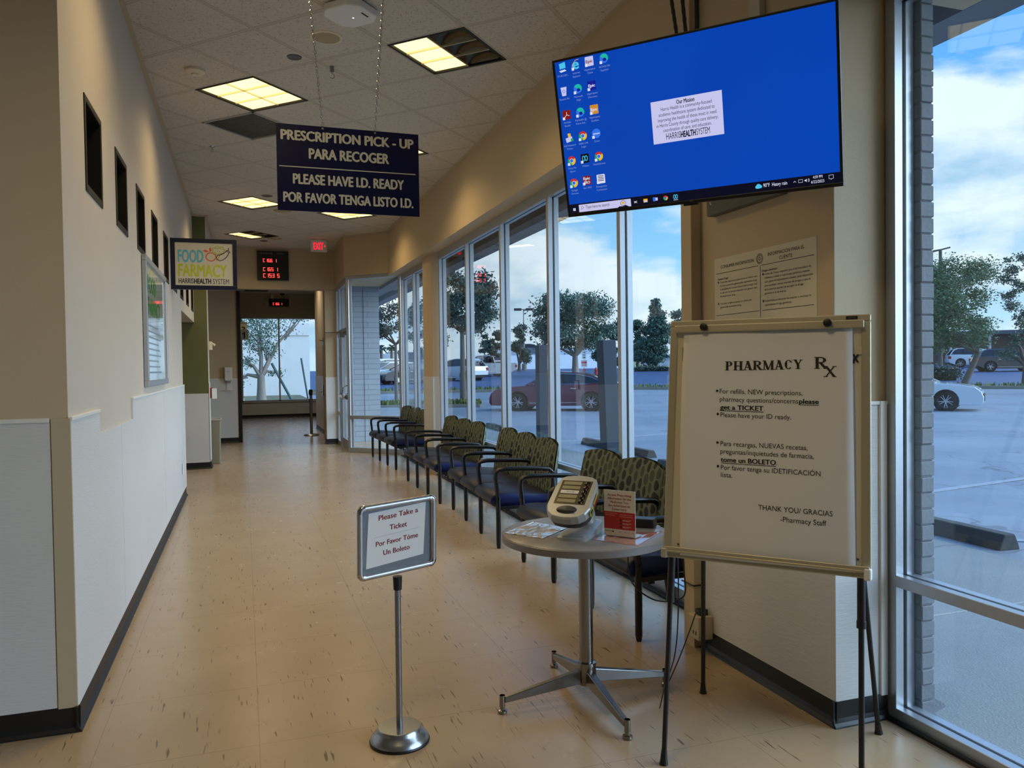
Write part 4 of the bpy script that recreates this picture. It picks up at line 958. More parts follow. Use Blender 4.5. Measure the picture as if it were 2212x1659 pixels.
for u0, u1, z in ((.016, .356, 1.9385), (.379, .732, 1.938), (.017, .364, 1.73), (.384, .731, 1.73)): S.rect(f, u0, u1, vz(z)-.0013, vz(z)+.0013)
S.rect(f, .3695, .3725, vz(1.939), vz(1.70)); f.build('lettering', M_INK, t)
f = MB(); M_GINK = mat('faded_ink', '#2a2822', .6, vary=0)
S.text(f, 'Generic Drugs', .029, vz(1.9055), .009, .118, bold=.02, shear=.2)
for k, (s, u1) in enumerate((('Texas law requires a pharmacist to inform you', .347), ('if a less expensive generically equivalent drug', .345), ('is available for certain brand name drugs and', .346), ('to ask you to choose between the generic and', .347), ('the brand name drug.', .178))): S.text(f, s, .049, vz(1.889-.0175*k), .0085, u1)
S.text(f, 'You have a right to accept or refuse the', .048, vz(1.7825), .0085, .305); S.text(f, 'generically equivalent drug.', .049, vz(1.765), .0085, .225)
S.text(f, 'Drogas Gen\u00e9ricas', .383, vz(1.9065), .0095, .491, bold=.02, shear=.2)
for k, (s, u1) in enumerate((('La ley de Texas requiere que el farmac\u00e9utico le', .714), ('informe a usted si una droga gen\u00e9rica, menos', .705), ('cara pero de equivalente calidad, est\u00e1 disponible', .726), ('para sustituir ciertas marcas de drogas y que le', .71), ('d\u00e9 a usted la opci\u00f3n de escoger la droga', .665), ('gen\u00e9rica o la de marca.', .554))): S.text(f, s, .403, vz(1.8905-.0178*k), .0092, u1)
S.text(f, 'Usted tiene el derecho de aceptar o rechazar la', .404, vz(1.7675), .0092, .713); S.text(f, 'equivalente droga gen\u00e9rica.', .404, vz(1.7495), .0092, .59)
for u, z in ((.03, 1.889), (.03, 1.7825), (.386, 1.890), (.388, 1.767)): S.rect(f, u, u+.010, vz(z+.0105), vz(z))
f.build('small_print', M_GINK, t)

# ------------------------------------------------------------------ easel whiteboard with the pharmacy poster
O = Vector((1.555, 2.659, 1.654)); S = Sheet(O, (.6748, -.738, -.0034), (-.1206, -.1254, -.9847)); W, Hh = .70, .886
M_BOARD = mat('aged_whiteboard', '#d5cfbb', .3, vary=.03, vscale=4); M_BFR = mat('champagne_frame', '#bdb49b', .35, .4, vary=.04)
t = thing('easel_board', (1.75, 2.45, 0.0), 'freestanding whiteboard easel on black legs holding the pharmacy poster', 'easel')
f = MB(); S.slab(f, .01, W-.01, .01, Hh-.01, -.014, -.004); f.build('board', M_BOARD, t)
f = MB(); b = .030
for u0, u1, v0, v1 in ((0, W, 0, b*.8), (0, W, Hh-.026, Hh), (0, b, b*.8, Hh-.026), (W-b, W, b*.8, Hh-.026)): S.slab(f, u0, u1, v0, v1, -.020, .001)
f.build('frame', M_BFR, t, bevel=.004)
f = MB(); S.slab(f, .005, W-.004, Hh-.028, Hh-.020, 0, .026); S.slab(f, .005, W-.004, Hh-.040, Hh-.028, .022, .026); f.build('pen_tray', M_BFR, t, bevel=.003)
f = MB(); S.slab(f, .0, .022, Hh-.034, Hh+.002, -.02, .03); f.build('corner_cap', M_BFR, t, bevel=.005); f = MB(); S.slab(f, W-.020, W+.002, Hh-.034, Hh+.004, -.02, .03); f.build('corner_cap', M_WHITE, t, bevel=.005)
f = MB(); S.slab(f, .022, W-.020, .022, .050, .006, .018); f.build('clamp_bar', M_BFR, t, bevel=.004)
for u in (.135, .565):
    f = MB(); f.lathe([(.006, .012), (.0135, .017), (.0145, .026), (.0135, .032), (0, .035)], S.p(u, .032, 0), 18, ax=S.en); f.build('clamp_knob', M_BLACK, t)
f = MB(); S.slab(f, .889*W, .941*W, .006, .0165, 0, .003); lb_ = f.build('maker_label', M_BLACK, t)
f = MB(); S.text(f, 'QUARTET', .899*W, .0137, .0048, .934*W, d=.0034); f.build('label_lettering', M_STEEL, lb_)
f = MB(); S.line(f, [(.661, .140), (.650, .155), (.645, .165)], .006, .0004); S.line(f, [(.646, .139), (.652, .155), (.661, .168)], .006, .0004); S.line(f, [(.642, .160), (.648, .171)], .006, .0004); f.build('marker_strokes', M_INK, t); f = MB(); S.rect(f, .050, .055, .104, .156, .0004); f.build('marker_strokes', M_INK, t)
f = MB(); S.slab(f, .655, .672, .112, .140, 0, .0006); f.build('tape', mat('old_tape', '#c9bfa0', .3, vary=0), t)
for u, v in ((.056, Hh-.05), (.66, Hh-.06)):
    f = MB(); f.lathe([(.004, 0), (.003, .002), (0, .0025)], S.p(u, v, .0), 10, ax=S.en); f.build('screw', M_STEEL, t)
def leg(top, foot, wide, z1=None):
    f = MB(); top = Vector(top); foot = Vector(foot); d = (foot-top)
    m = top+d*wide
    f.tube([top, m], .0135, 12); f.tube([m, foot-d.normalized()*.02], .0095, 12); f.tube([m-d.normalized()*.012, m+d.normalized()*.012], .0155, 12)
    f.tube([foot-d.normalized()*.055, foot-d.normalized()*.02, foot], [.0105, .0135, .0165], 12)
    f.build('leg', M_BLACK, t)
leg(S.p(.030, .60, -.022), (1.450, 2.560, 0.0), .42); leg(S.p(.668, .60, -.022), (1.905, 2.060, 0.0), .42)
leg(S.p(.12, .05, -.03), (1.937, 3.058, 0.0), .5); leg(S.p(.60, .05, -.03), (2.375, 2.475, 0.0), .5)
f = MB(); f.bar(tuple(S.p(.06, .06, -.026)), tuple(S.p(.64, .06, -.026)), .03, .02); f.build('hinge_rail', M_BLACK, t, bevel=.002)
# the poster itself hangs from the clamp
t = thing('pharmacy_poster', tuple(S.p(.35, .86, .004)), 'large white pharmacy instructions sheet clamped to the easel board', 'poster')
c4 = [(.0783, .045), (.9181, .056), (.9344, .9813), (.0923, .9872)]
f = MB()
def sheet(p, q):
    top = (c4[0][0]*(1-p)+c4[1][0]*p, c4[0][1]*(1-p)+c4[1][1]*p); bot = (c4[3][0]*(1-p)+c4[2][0]*p, c4[3][1]*(1-p)+c4[2][1]*p)
    d = .004+.010*math.sin(math.pi*min(1, q*1.0))*(0.4+0.6*(1-p)) + .004*math.sin(6*p+5*q)
    return S.p((top[0]*(1-q)+bot[0]*q-.004*math.sin(math.pi*q)*(1-p))*W, (top[1]*(1-q)+bot[1]*q)*Hh, max(.0035, d))
f.grid(sheet, 22, 30)
n0 = len(f.v)
sh = f.build('sheet', M_PAPER, t, sharp=0); md = sh.modifiers.new('thick', 'SOLIDIFY'); md.thickness = .0005; md.offset = 0
def inkz(mb, i0):
    """lift the flat lettering onto the curled sheet"""
    for k in range(i0, len(mb.v)):
        q = Vector(mb.v[k])-S.O; u = q.dot(S.ex)/W; v = q.dot(S.ey)/Hh; pp, qq = .5, .5
        for _ in range(5):
            tv = c4[0][1]*(1-pp)+c4[1][1]*pp; bv = c4[3][1]*(1-pp)+c4[2][1]*pp; qq = (v-tv)/(bv-tv)
            lu = c4[0][0]*(1-qq)+c4[3][0]*qq; ru = c4[1][0]*(1-qq)+c4[2][0]*qq; pp = (u+.004*math.sin(math.pi*qq)*(1-pp)-lu)/(ru-lu)
        pp = min(1, max(0, pp)); qq = min(1, max(0, qq))
        d = max(.0035, .004+.010*math.sin(math.pi*qq)*(0.4+0.6*(1-pp))+.004*math.sin(6*pp+5*qq))
        mb.v[k] = tuple(S.p(u*W, v*Hh, d+.0013))
# serif capitals drawn from stems, hairlines and slab serifs
def serif(mb, ch, u, v, h, w):
    """u left, v baseline, h cap height, w width"""
    st = h*.25; th = h*.085; sf = h*.055; R = lambda a, b, c, d: S.rect(mb, u+a*w, u+b*w, v-d*h, v-c*h)
    def stem(x, y0=0, y1=1, s=None):
        s = s or st; S.rect(mb, u+x*w-s/2, u+x*w+s/2, v-y1*h, v-y0*h)
    def foot(x, s=None, top=False, k=1.9):
        s = (s or st)*k/2; y = 1 if top else 0
        S.rect(mb, u+x*w-s, u+x*w+s, v-(h if top else sf), v-(h-sf if top else 0))
    def diag(x0, y0, x1, y1, s): S.poly(mb, [(u+x0*w-s/2, v-y0*h), (u+x0*w+s/2, v-y0*h), (u+x1*w+s/2, v-y1*h), (u+x1*w-s/2, v-y1*h)])
    def bowl(x, yc, rw, rh, a0=-90, a1=90):
        n = 14
        for k in range(n):
            aa = R_(a0+(a1-a0)*k/n); ab = R_(a0+(a1-a0)*(k+1)/n)
            sg = 1 if rw > 0 else -1
            def P(a, o): tt = th*.5+(st-th*.5)*abs(math.cos(a)); return (u+x*w+(rw*w-(0 if o else sg*tt))*math.cos(a), v-yc*h-(rh*h-(0 if o else th))*math.sin(a))
            S.poly(mb, [P(aa, 1), P(ab, 1), P(ab, 0), P(aa, 0)])
    if ch in 'PR':
        stem(.22); foot(.22); foot(.22, top=True); bowl(.48, .74, .42, .26); S.rect(mb, u+.22*w, u+.5*w, v-h, v-h+th); S.rect(mb, u+.22*w, u+.5*w, v-.48*h-th, v-.48*h)
        if ch == 'R': diag(.88, 0, .48, .50, st*1.1); foot(.90, k=1.7)
    elif ch == 'H':
        for x in (.2, .8): stem(x); foot(x); foot(x, top=True)
        S.rect(mb, u+.2*w, u+.8*w, v-.53*h, v-.53*h+th)
    elif ch == 'A':
        diag(.16, 0, .47, 1, th*1.1); diag(.82, 0, .47, 1, st*1.15); S.rect(mb, u+.27*w, u+.70*w, v-.34*h, v-.34*h+th); foot(.16, k=1.6); foot(.84, k=1.7)
    elif ch == 'M':
        stem(.14, s=th*1.2); stem(.86); foot(.14, k=1.5); foot(.86, k=1.5); foot(.12, top=True, k=1.3); foot(.88, top=True, k=1.3); diag(.50, 0, .16, 1, st); diag(.50, 0, .84, 1, th*1.2)
    elif ch == 'C':
        bowl(.52, .5, -.46, .5); bowl(.52, .5, .40, .5, 35, 90); bowl(.52, .5, .40, .5, -90, -40); S.rect(mb, u+.84*w, u+.89*w, v-1.0*h, v-.66*h)
    elif ch == 'Y':
        stem(.5, 0, .45); foot(.5); diag(.5, .42, .18, 1, st); diag(.5, .42, .84, 1, th*1.2); foot(.18, top=True, k=1.7); foot(.84, top=True, k=1.4)
    elif ch == 'x':
        diag(.84, 0, .18, 1, st*1.0); diag(.16, 0, .82, 1, th*1.5)
        for x in (.16, .84): foot(x, k=1.5); foot(x, top=True, k=1.5)
f = MB(); x = .3045*W; cap = .038*Hh
for ch, wd in zip('PHARMACY', (.041, .050, .047, .049, .058, .047, .045, .047)): serif(f, ch, x, .2165*Hh-(.0035)*(x/W-.3)*Hh*8, cap, wd*W*.93); x += wd*W
inkz(f, 0); f.build('heading', M_INK, t); f = MB()
serif(f, 'R', .740*W, .2055*Hh, .047*Hh, .062*W); serif(f, 'x', .784*W, .238*Hh, .043*Hh, .060*W)
inkz(f, 0); f.build('prescription_symbol', M_INK, t)
f = MB(); cp = .0190*Hh
def tx(s, u0, v, u1, bold=0.0, c=cp): S.text(f, s, u0*W, v*Hh, c, u1*W, bold=bold)
for u, v in ((.2625, .3065), (.2665, .4025), (.266, .520), (.269, .616)): S.disc(f, u*W, (v-.004)*Hh, .0045)
tx('For refills, NEW prescriptions,', .2756, .3125, .684); tx('pharmacy questions/concerns', .2765, .3455, .664); tx('please', .668, .3455, .761, .03)
tx('get a TICKET', .2785, .3785, .496, .03); tx('.', .499, .3785, .502); tx('Please have your ID ready.', .2804, .410, .6296)
tx('Para recargas, NUEVAS recetas,', .2815, .5275, .708); tx('preguntas/inquietudes de farmacia,', .281, .5595, .737); tx('tome un BOLETO', .2823, .5925, .5585, .03); tx('.', .561, .5925, .564)
tx('Por favor tenga su IDETIFICACI\u00d3N', .2838, .6245, .7666); tx('lista.', .2845, .6545, .343)
tx('THANK YOU/ GRACIAS', .4726, .7725, .819, 0, .0195*Hh); tx('-Pharmacy Staff', .5795, .8105, .7906, 0, .0195*Hh)
for a, b, v in ((.668, .761, .3495), (.2785, .496, .3825), (.2823, .5585, .5965)): S.rect(f, a*W, b*W, v*Hh, (v+.0022)*Hh)
inkz(f, 0); f.build('lettering', M_INK, t)

# ------------------------------------------------------------------ take-a-ticket stand
S = Sheet((.399, 3.011, .962), (.9569, .2843, .040), (-.0064, .0417, -.9991)); W, Hh = .345, .294
bx, by = .560, 3.09
t = thing('sign_stand', (bx, by, 0), 'silver pedestal sign stand asking people to take a ticket', 'sign stand')
f = MB(); f.lathe([(.118, .0), (.120, .006), (.117, .012)], (bx, by, 0), 40); f.build('rubber_ring', M_BLACK, t)
f = MB(); f.lathe([(.117, .010), (.115, .018), (.105, .030), (.094, .042), (.088, .052), (.087, .058), (.084, .061), (0, .062)], (bx, by, 0), 44); f.build('base', mat('satin_silver', '#a4a6a8', .25, .9, vary=.06, vscale=8), t)
cb = S.p(W*.5, Hh, -.008)
f = MB(); f.cyl((bx, by, .06), (cb.x, cb.y, cb.z-.055), .0125, n=18); f.build('pole', M_STEEL, t)
f = MB(); f.cyl((cb.x, cb.y, cb.z-.065), (cb.x, cb.y, cb.z-.012), .0165, .0185, n=18); f.build('collar', M_BLACK, t)
f = MB()
for a, b in ((S.p(.018, .012, -.004), S.p(W-.018, .012, -.004)), (S.p(.018, Hh-.012, -.004), S.p(W-.018, Hh-.012, -.004)), (S.p(.012, .018, -.004), S.p(.012, Hh-.018, -.004)), (S.p(W-.012, .018, -.004), S.p(W-.012, Hh-.018, -.004))): f.tube([a, b], .0125, 12)
f.build('frame', mat('satin_frame', '#b6b8bb', .28, .8, vary=.03), t)
for u, v in ((.012, .012), (W-.012, .012), (.012, Hh-.012), (W-.012, Hh-.012)):
    f = MB(); su = 1 if u < W/2 else -1; sv = 1 if v < Hh/2 else -1
    f.tube([S.p(u+su*.02, v, -.004), S.p(u+su*.008, v+sv*.002, -.004), S.p(u+su*.002, v+sv*.008, -.004), S.p(u, v+sv*.02, -.004)], .0138, 12); f.build('corner_piece', M_CHROME, t)
f = MB(); S.slab(f, .012, W-.012, .012, Hh-.012, -.010, -.006); f.build('panel', mat('grey_panel', '#6d7278', .25, .3, vary=.05), t)
f = MB(); q = [(.140, .120), (.868, .088), (.835, .806), (.105, .852)]; i = f.vs([S.p(a*W, b*Hh, -.0045) for a, b in q]+[S.p(a*W, b*Hh, -.0055) for a, b in q]); f.face((i+3, i+2, i+1, i)); [f.face((i+k, i+(k+1) % 4, i+4+(k+1) % 4, i+4+k)) for k in range(4)]; f.build('paper', M_PAPER, t)
M_RED = mat('dark_red_ink', '#7d1420', .6, vary=0)
f = MB()
def slope(s, u0, v0, u1, v1, cap):
    i = len(f.v); S.text(f, s, u0*W, v0*Hh, cap, u1*W, bold=.025, d=-.0040)
    for k in range(i, len(f.v)):
        q = Vector(f.v[k])-S.O; u = q.dot(S.ex); f.v[k] = tuple(Vector(f.v[k])+S.ey*((v1-v0)*Hh*(u-u0*W)/((u1-u0)*W)))
slope('Please Take a', .2607, .236, .7655, .2102, .0205); slope('Ticket', .3977, .3835, .6208, .376, .0205); slope('Por Favor T\u00f3me', .2255, .577, .7638, .5534, .0195); slope('Un Boleto', .3172, .708, .6553, .697, .0195)
f.build('lettering', M_RED, t)
f = MB(); S.line(f, [(.1975*W, .455*Hh), (.7966*W, .4253*Hh)], .0008, -.0040); f.build('rule', M_STEEL, t)

# ------------------------------------------------------------------ round table
TX, TY, TZ = 1.42, 3.185, .752
t = thing('round_table', (TX, TY, 0), 'small round grey table on a four-footed chrome pedestal beside the easel', 'table')
M_LAM = mat('grey_laminate', '#8b8784', .25, vary=.04, vscale=12); M_EDGE = mat('table_edge_band', '#77726f', .4, vary=.04)
f = MB(); f.lathe([(0, TZ), (.363, TZ), (.366, TZ-.002), (.366, TZ-.004)], (TX, TY, 0), 72); f.lathe([(0, TZ-.034), (.366, TZ-.034)], (TX, TY, 0), 72)
M_DULL = mat('dull_chrome', '#8e8c8a', .22, 1.0, vary=.06, vscale=14)
f.build('tabletop', M_LAM, t)
f = MB(); f.lathe([(.366, TZ-.0345), (.370, TZ-.032), (.370, TZ-.006), (.366, TZ-.003)], (TX, TY, 0), 72); f.build('edge_band', M_EDGE, t)
f = MB(); f.cyl((TX, TY, .16), (TX, TY, TZ-.034), .031, n=28); f.lathe([(.10, TZ-.036), (.10, TZ-.042), (.03, TZ-.06)], (TX, TY, 0), 24); f.build('column', M_DULL, t)
f = MB(); f.lathe([(.031, .172), (.043, .170), (.044, .158), (.040, .156), (.040, .075), (.036, .07), (0, .07)], (TX, TY, 0), 28); f.build('hub', M_DULL, t)
for dx, dy in ((-.40, -.003), (.40, .005), (-.003, -.408), (.003, .405)):
    f = MB(); d = Vector((dx, dy, 0)).normalized(); n = Vector((-d.y, d.x, 0)); c0 = Vector((TX, TY, 0)); a = c0+d*.036; b = c0+d*.388
    def ringp(c, hw, z0, z1): return [c+n*hw+EZ*z0, c-n*hw+EZ*z0, c-n*hw*.8+EZ*z1, c+n*hw*.8+EZ*z1]
    R1 = f.vs(ringp(a, .021, .080, .138)); R2 = f.vs(ringp(b, .013, .046, .070))
    for k in range(4): f.face((R1+k, R1+(k+1) % 4, R2+(k+1) % 4, R2+k))
    f.face((R1+3, R1+2, R1+1, R1)); f.face((R2, R2+1, R2+2, R2+3))
    lg = f.build('foot_arm', M_DULL, t, bevel=.003)
    f = MB(); e = c0+d*.398; f.lathe([(.012, .078), (.0125, .028), (.010, .026), (.010, .018), (.019, .014), (.020, .004), (.017, 0), (0, 0)], e, 16); f.build('glide', M_DULL, lg)

# ------------------------------------------------------------------ ticket dispenser
M_SILV = mat('silver_plastic', '#aeb0ae', .32, .25, vary=.02); M_GREYP = mat('dark_grey_plastic', '#3a3b3c', .45); M_OLIVE = mat('smoked_display', '#5a5340', .22, .4, vary=.08, vscale=12)
b = Vector((.70, .714, 0)); e = Vector((.714, -.70, 0)); cosT, sinT = math.cos(R_(36)), math.sin(R_(36))
P0 = Vector((1.318, 3.075, .940)); up = b*cosT+EZ*sinT; nn = EZ*cosT-b*sinT
t = thing('ticket_dispenser', (1.37, 3.12, TZ), 'silver queue ticket dispenser with five buttons standing on the round table', 'ticket dispenser')
f = MB(); BC = Vector((1.365, 3.115, TZ))
prof = []
def basefn(q, r): return None
out = [(-.115, -.055), (-.105, -.066), (-.03, -.068), (.12, -.060), (.14, -.05), (.145, 0), (.14, .05), (.12, .060), (-.03, .068), (-.105, .066), (-.115, .055), (-.12, 0)]
def hb(a): return .010+.034*max(0, min(1, (a+.10)/.20))**1.5
n = len(out); lo = f.vs([BC+b*x+e*y for x, y in out]); hi = f.vs([BC+b*x+e*y+EZ*hb(x) for x, y in out]); md_ = f.vs([BC+b*(x*.9)+e*(y*.8)+EZ*(hb(x*.9)+.008) for x, y in out])
f.smooth = True
for k in range(n): f.face((lo+k, lo+(k+1) % n, hi+(k+1) % n, hi+k)); f.face((hi+k, hi+(k+1) % n, md_+(k+1) % n, md_+k))
f.smooth = False; f.face([md_+k for k in range(n)]); f.face([lo+k for k in range(n)][::-1])
f.build('base', M_SILV, t)
f = MB(); NC = BC+b*.085; f.tube([NC+EZ*.03, NC+EZ*.08, NC+EZ*.15-b*.01, NC+EZ*.18-b*.03], [.046, .041, .036, .034], 24, sq=.9); f.build('neck', M_SILV, t)
# head: rounded slab outline in (e,up)
hw = .098
ol = [(x, y*.79) for x, y in [(-.060, -.168), (-.085, -.140), (-hw, -.095), (-.094, .060), (-.080, .120), (-.060, .136), (-.03, .144), (0, .147), (.03, .144), (.060, .136), (.080, .120), (.094, .060), (hw, -.095), (.085, -.140), (.060, -.168), (.03, -.178), (0, -.181), (-.03, -.178)]]
f = MB(); n = len(ol)
lv = [(1.0, 0.0, 0.97), (1.0, -.006, 1.0), (1.0, -.032, 1.0), (.985, -.036, 1.0)]
rings = [f.vs([P0+e*x*s2+up*y*s2+nn*dz for x, y in ol]) for s2, dz, q in ((.965, .004, 0), (1.0, -.004, 0), (1.0, -.034, 0), (.98, -.037, 0))]
for r1, r2 in zip(rings, rings[1:]):
    for k in range(n): f.face((r1+(k+1) % n, r1+k, r2+k, r2+(k+1) % n))
f.face([rings[0]+k for k in range(n)]); f.build('head_shell', M_SILV, t, bevel=.003)
f = MB(); rings = [f.vs([P0+e*x*s2+up*(y*s2-.004)+nn*dz for x, y in ol]) for s2, dz in ((.95, -.036), (.93, -.060), (.78, -.085), (.4, -.098))]
f.smooth = True
for r1, r2 in zip(rings, rings[1:]):
    for k in range(n): f.face((r1+(k+1) % n, r1+k, r2+k, r2+(k+1) % n))
f.face([rings[-1]+k for k in range(n)][::-1]); f.build('head_back', M_GREYP, t)
DS = Sheet(P0-e*.070+up*.078+nn*.0045, e, -up, nn)
pl = MB(); DS.slab(pl, 0, .140, 0, .140, -.004, .0005); dp = pl.build('display_panel', M_OLIVE, t, bevel=.001)
M_SLOT = mat('clear_label_slot', '#b8b08a', .12, .3, vary=.1, vscale=20)
for k in range(5):
    v = .008+.0262*k
    f = MB(); f.prism(rrect(.012, .094, -v-.019, -v, .003), DS.O, e, up, nn, .0006, .002); f.build('label_window', M_WHITE if k == 2 else M_SLOT, dp)
    f = MB(); f.lathe([(.0125, .0006), (.0125, .003), (.010, .004), (.0095, .0025), (.008, .0055), (.004, .007), (0, .0072)], DS.p(.119, v+.010, 0), 18, ax=nn); f.build('button', mat('black_gloss_button', '#0c0a0a', .15, vary=0) if k != 1 else mat('dark_red_button', '#2c0808', .15, vary=0), dp)
f = MB(); DS.text(f, 'PICK UP', .040, .008+.0524+.0125, .0062, .074, d=.0024); f.build('label_word', M_INK, dp)
f = MB(); MC = P0-up*.094; f.ball(MC+nn*(-.002), 1.0, 20, 10, (1, 1, 1))
f.v = [tuple(MC+e*(.058*(Vector(v)-(MC+nn*(-.002))).x)+up*(.030*(Vector(v)-(MC+nn*(-.002))).y)+nn*(-.010+.024*(Vector(v)-(MC+nn*(-.002))).z)) for v in f.v]
f.build('ticket_mouth', M_GREYP, t)
f = MB(); f.prism([(-.036, -.003), (0, -.006), (.036, -.003), (.036, .003), (0, .004), (-.036, .003)], MC-up*.010, e, up, nn, .004, .0125); f.build('ticket_slot', M_GASK, t)
# two stickers on the right flank
q1 = Sheet(P0+e*(hw+.0008)+up*(-.03)+nn*(-.006), up, -nn, e)
f = MB(); q1.slab(f, -.062, -.020, .004, .028, 0, .0006); f.build('yellow_sticker', mat('yellow_sticker', '#c9c23a', .4, vary=0), t)
f = MB(); q1.slab(f, -.055, -.028, .008, .024, .0006, .001); f.build('sticker_print', M_INK, t)
f = MB(); q1.slab(f, -.008, .055, .004, .016, 0, .0006); f.build('amber_sticker', mat('amber_sticker', '#b59a33', .4, vary=0), t)
f = MB(); q1.slab(f, -.008, .055, .016, .030, 0, .0006); f.build('red_sticker', mat('red_sticker', '#8a1620', .4, vary=0), t)

# ------------------------------------------------------------------ red and white card in a holder
a = Vector((1.460, 3.070, TZ+.004)); d = Vector((.610, -.792, 0)).normalized(); W, Hh = .146, .193
S = Sheet(a+EZ*(Hh+.004), d, (-.02, -.015, -1)); S.ey = Vector((0, 0, -1)); S.en = Vector((-.792, -.610, 0))
t = thing('card_holder', tuple(a+d*.07), 'red and white information card in a clear holder on the round table', 'card holder')
f = MB(); S.slab(f, 0, W, 0, Hh, -.004, 0); f.build('card', mat('card_cream', '#d6d0c4', .3, vary=.01), t)
f = MB(); M_CRED = mat('card_red', '#b02a1f', .3, vary=.03); S.rect(f, 0, W, .092, .166, .0004); f.build('red_band', M_CRED, t)
f = MB(); M_RINK = mat('brick_red_ink', '#a02c22', .5, vary=0)
for k, (s, u0, u1) in enumerate((('Access Prescribing', .018, .128), ('Information for the', .019, .128), ('Medicines You', .031, .115), ('See Advertised on', .021, .124), ('Screen Here', .038, .106))): S.text(f, s, u0, .0245+.0152*k, .0098, u1, bold=.012)
f.build('heading', M_RINK, t)
f = MB(); M_PINKI = mat('pale_ink', '#e0b9ac', .5, vary=0); S.text(f, 'SCAN HERE WITH', .006, .102, .0042, .062, d=.001); S.text(f, 'YOUR CAMERA', .006, .110, .0042, .052, d=.001); S.text(f, 'Other Ways to Access', .074, .104, .0042, .134, d=.001); S.text(f, 'Prescribing Information', .074, .112, .0042, .136, d=.001)
for k in range(3): S.rect(f, .088, .128, .124+.014*k, .1255+.014*k, .001); S.rect(f, .088, .118, .128+.014*k, .1295+.014*k, .001)
f.build('small_print', M_PINKI, t)
for k in range(3): f = MB(); S.disc(f, .079, .126+.0145*k, .0055, d=.001); f.build('round_icon', mat('dark_red_icon', '#571713', .5, vary=0), t)
f = MB(); S.text(f, 'PatientPoint', .006, .1785, .0062, .040); S.disc(f, .043, .1765, .0035); [S.text(f, s, u, .1785, .0038) for s, u in (('amgen', .070), ('lilly', .096), ('novo', .112), ('abbvie', .128))]; f.build('footer_print', M_INK, t)
f = MB(); S.slab(f, 0, W, Hh, Hh+.0035, -.004, .0); c_ = S.p(W/2, Hh+.002, -.035); f.obox(c_, S.ex, S.en, EZ, W/2, .033, .0018); f.build('foot', mat('clear_acrylic', '#c4c0bc', .08, vary=0), t)

# ------------------------------------------------------------------ loose things on the table
def plastic(name, q, m, wr, nx, ny, label, cat, seed, z=TZ+.0012):
    rg = np.random.default_rng(seed); ph = rg.uniform(0, 6.28, 8); f = MB()
    def fn(p, r):
        a = Vector(q[0]).lerp(Vector(q[1]), p); b2 = Vector(q[3]).lerp(Vector(q[2]), p); c = a.lerp(b2, r)
        wq = .9*math.sin(5*p+ph[4])+.7*math.sin(7*r+ph[5]); h = wr*((1-abs(math.sin(9*r-3*p+wq+ph[0])))**2+.6*(1-abs(math.sin(17*r+5*p+1.5*wq+ph[1])))**2+.35*(1-abs(math.sin(8*p-6*r+wq+ph[2])))**3)*min(1, 6*min(p, 1-p)+.2)*min(1, 6*min(r, 1-r)+.2)
        return Vector((c.x, c.y, z+h))
    f.grid(fn, nx, ny); o = f.build(name, m, sharp=0); md = o.modifiers.new('thick', 'SOLIDIFY'); md.thickness = .0005; md.offset = 1
    return tag(o, label, cat)
M_SLEEVE = mat('clear_plastic_sleeve', '#c3c4c6', .06, spec=.8, coat=1.0, vary=.06)
plastic('plastic_sleeve', [(1.075, 3.288), (1.279, 3.470), (1.375, 3.276), (1.191, 3.115)], M_SLEEVE, .0075, 80, 80, 'crumpled clear plastic sleeve lying on the left half of the round table', 'plastic sleeve', 3)
plastic('plastic_sleeve', [(1.375, 3.02), (1.493, 3.11), (1.727, 3.044), (1.504, 2.847)], mat('pink_sheet_in_sleeve', '#c78f8a', .06, coat=1.0, vary=.05), .0010, 30, 30, 'smooth plastic sleeve with pink sheet lying under the red and white card', 'plastic sleeve', 5)
f = MB(); dd = Vector((.73, -.68, 0)); f.obox((1.705, 3.175, TZ+.021), dd, (.68, .73, 0), EZ, .055, .035, .020)
tag(f.build('power_adapter', M_BLACK, bevel=.004), 'black power adapter box on the table behind the red and white card', 'power adapter')
f = MB(); f.obox((1.20, 3.38, TZ+.0012), (.9, .2, 0), (-.2, .9, 0), EZ, .02, .004, .0008); tag(f.build('paper_scrap', M_GREYP), 'tiny dark mark of tape near the back of the crumpled sleeve', 'tape')
def cord(pts, r, lb, cat='cord', m=None):
    f = MB(); P = [Vector(p) for p in pts]; path = []
    for i in range(len(P)-1):
        a, b_, c, d_ = P[max(i-1, 0)], P[i], P[i+1], P[min(i+2, len(P)-1)]
        for k in range(10):
            s = k/10; path.append(.5*((2*b_)+(c-a)*s+(2*a-5*b_+4*c-d_)*s*s+(3*b_-a-3*c+d_)*s**3))
    path.append(P[-1]); f.tube(path, r, 7); return tag(f.build('cord', m or M_BLACK), lb, cat)
cord([(1.755, 3.125, TZ+.016), (1.80, 3.09, TZ+.01), (1.83, 3.06, .70), (1.84, 3.05, .56), (1.85, 3.08, .44), (1.78, 3.20, .40), (1.71, 3.29, .46), (1.69, 3.30, .58), (1.70, 3.29, .66)], .0035, 'black cord hanging in a loop under the table edge')
cord([(1.76, 3.115, TZ+.008), (1.79, 3.08, TZ+.006), (1.80, 3.04, .66), (1.79, 3.02, .40), (1.76, 3.00, .22), (1.70, 2.98, .10), (1.66, 2.96, .012)], .003, 'black cord dropping straight from the table edge to the floor')
cord([(2.15, 3.46, .215), (2.08, 3.40, .16), (1.95, 3.28, .085), (1.83, 3.17, .030), (1.78, 3.12, .008)], .003, 'thin black cord running slantwise from the outlet box to the floor')
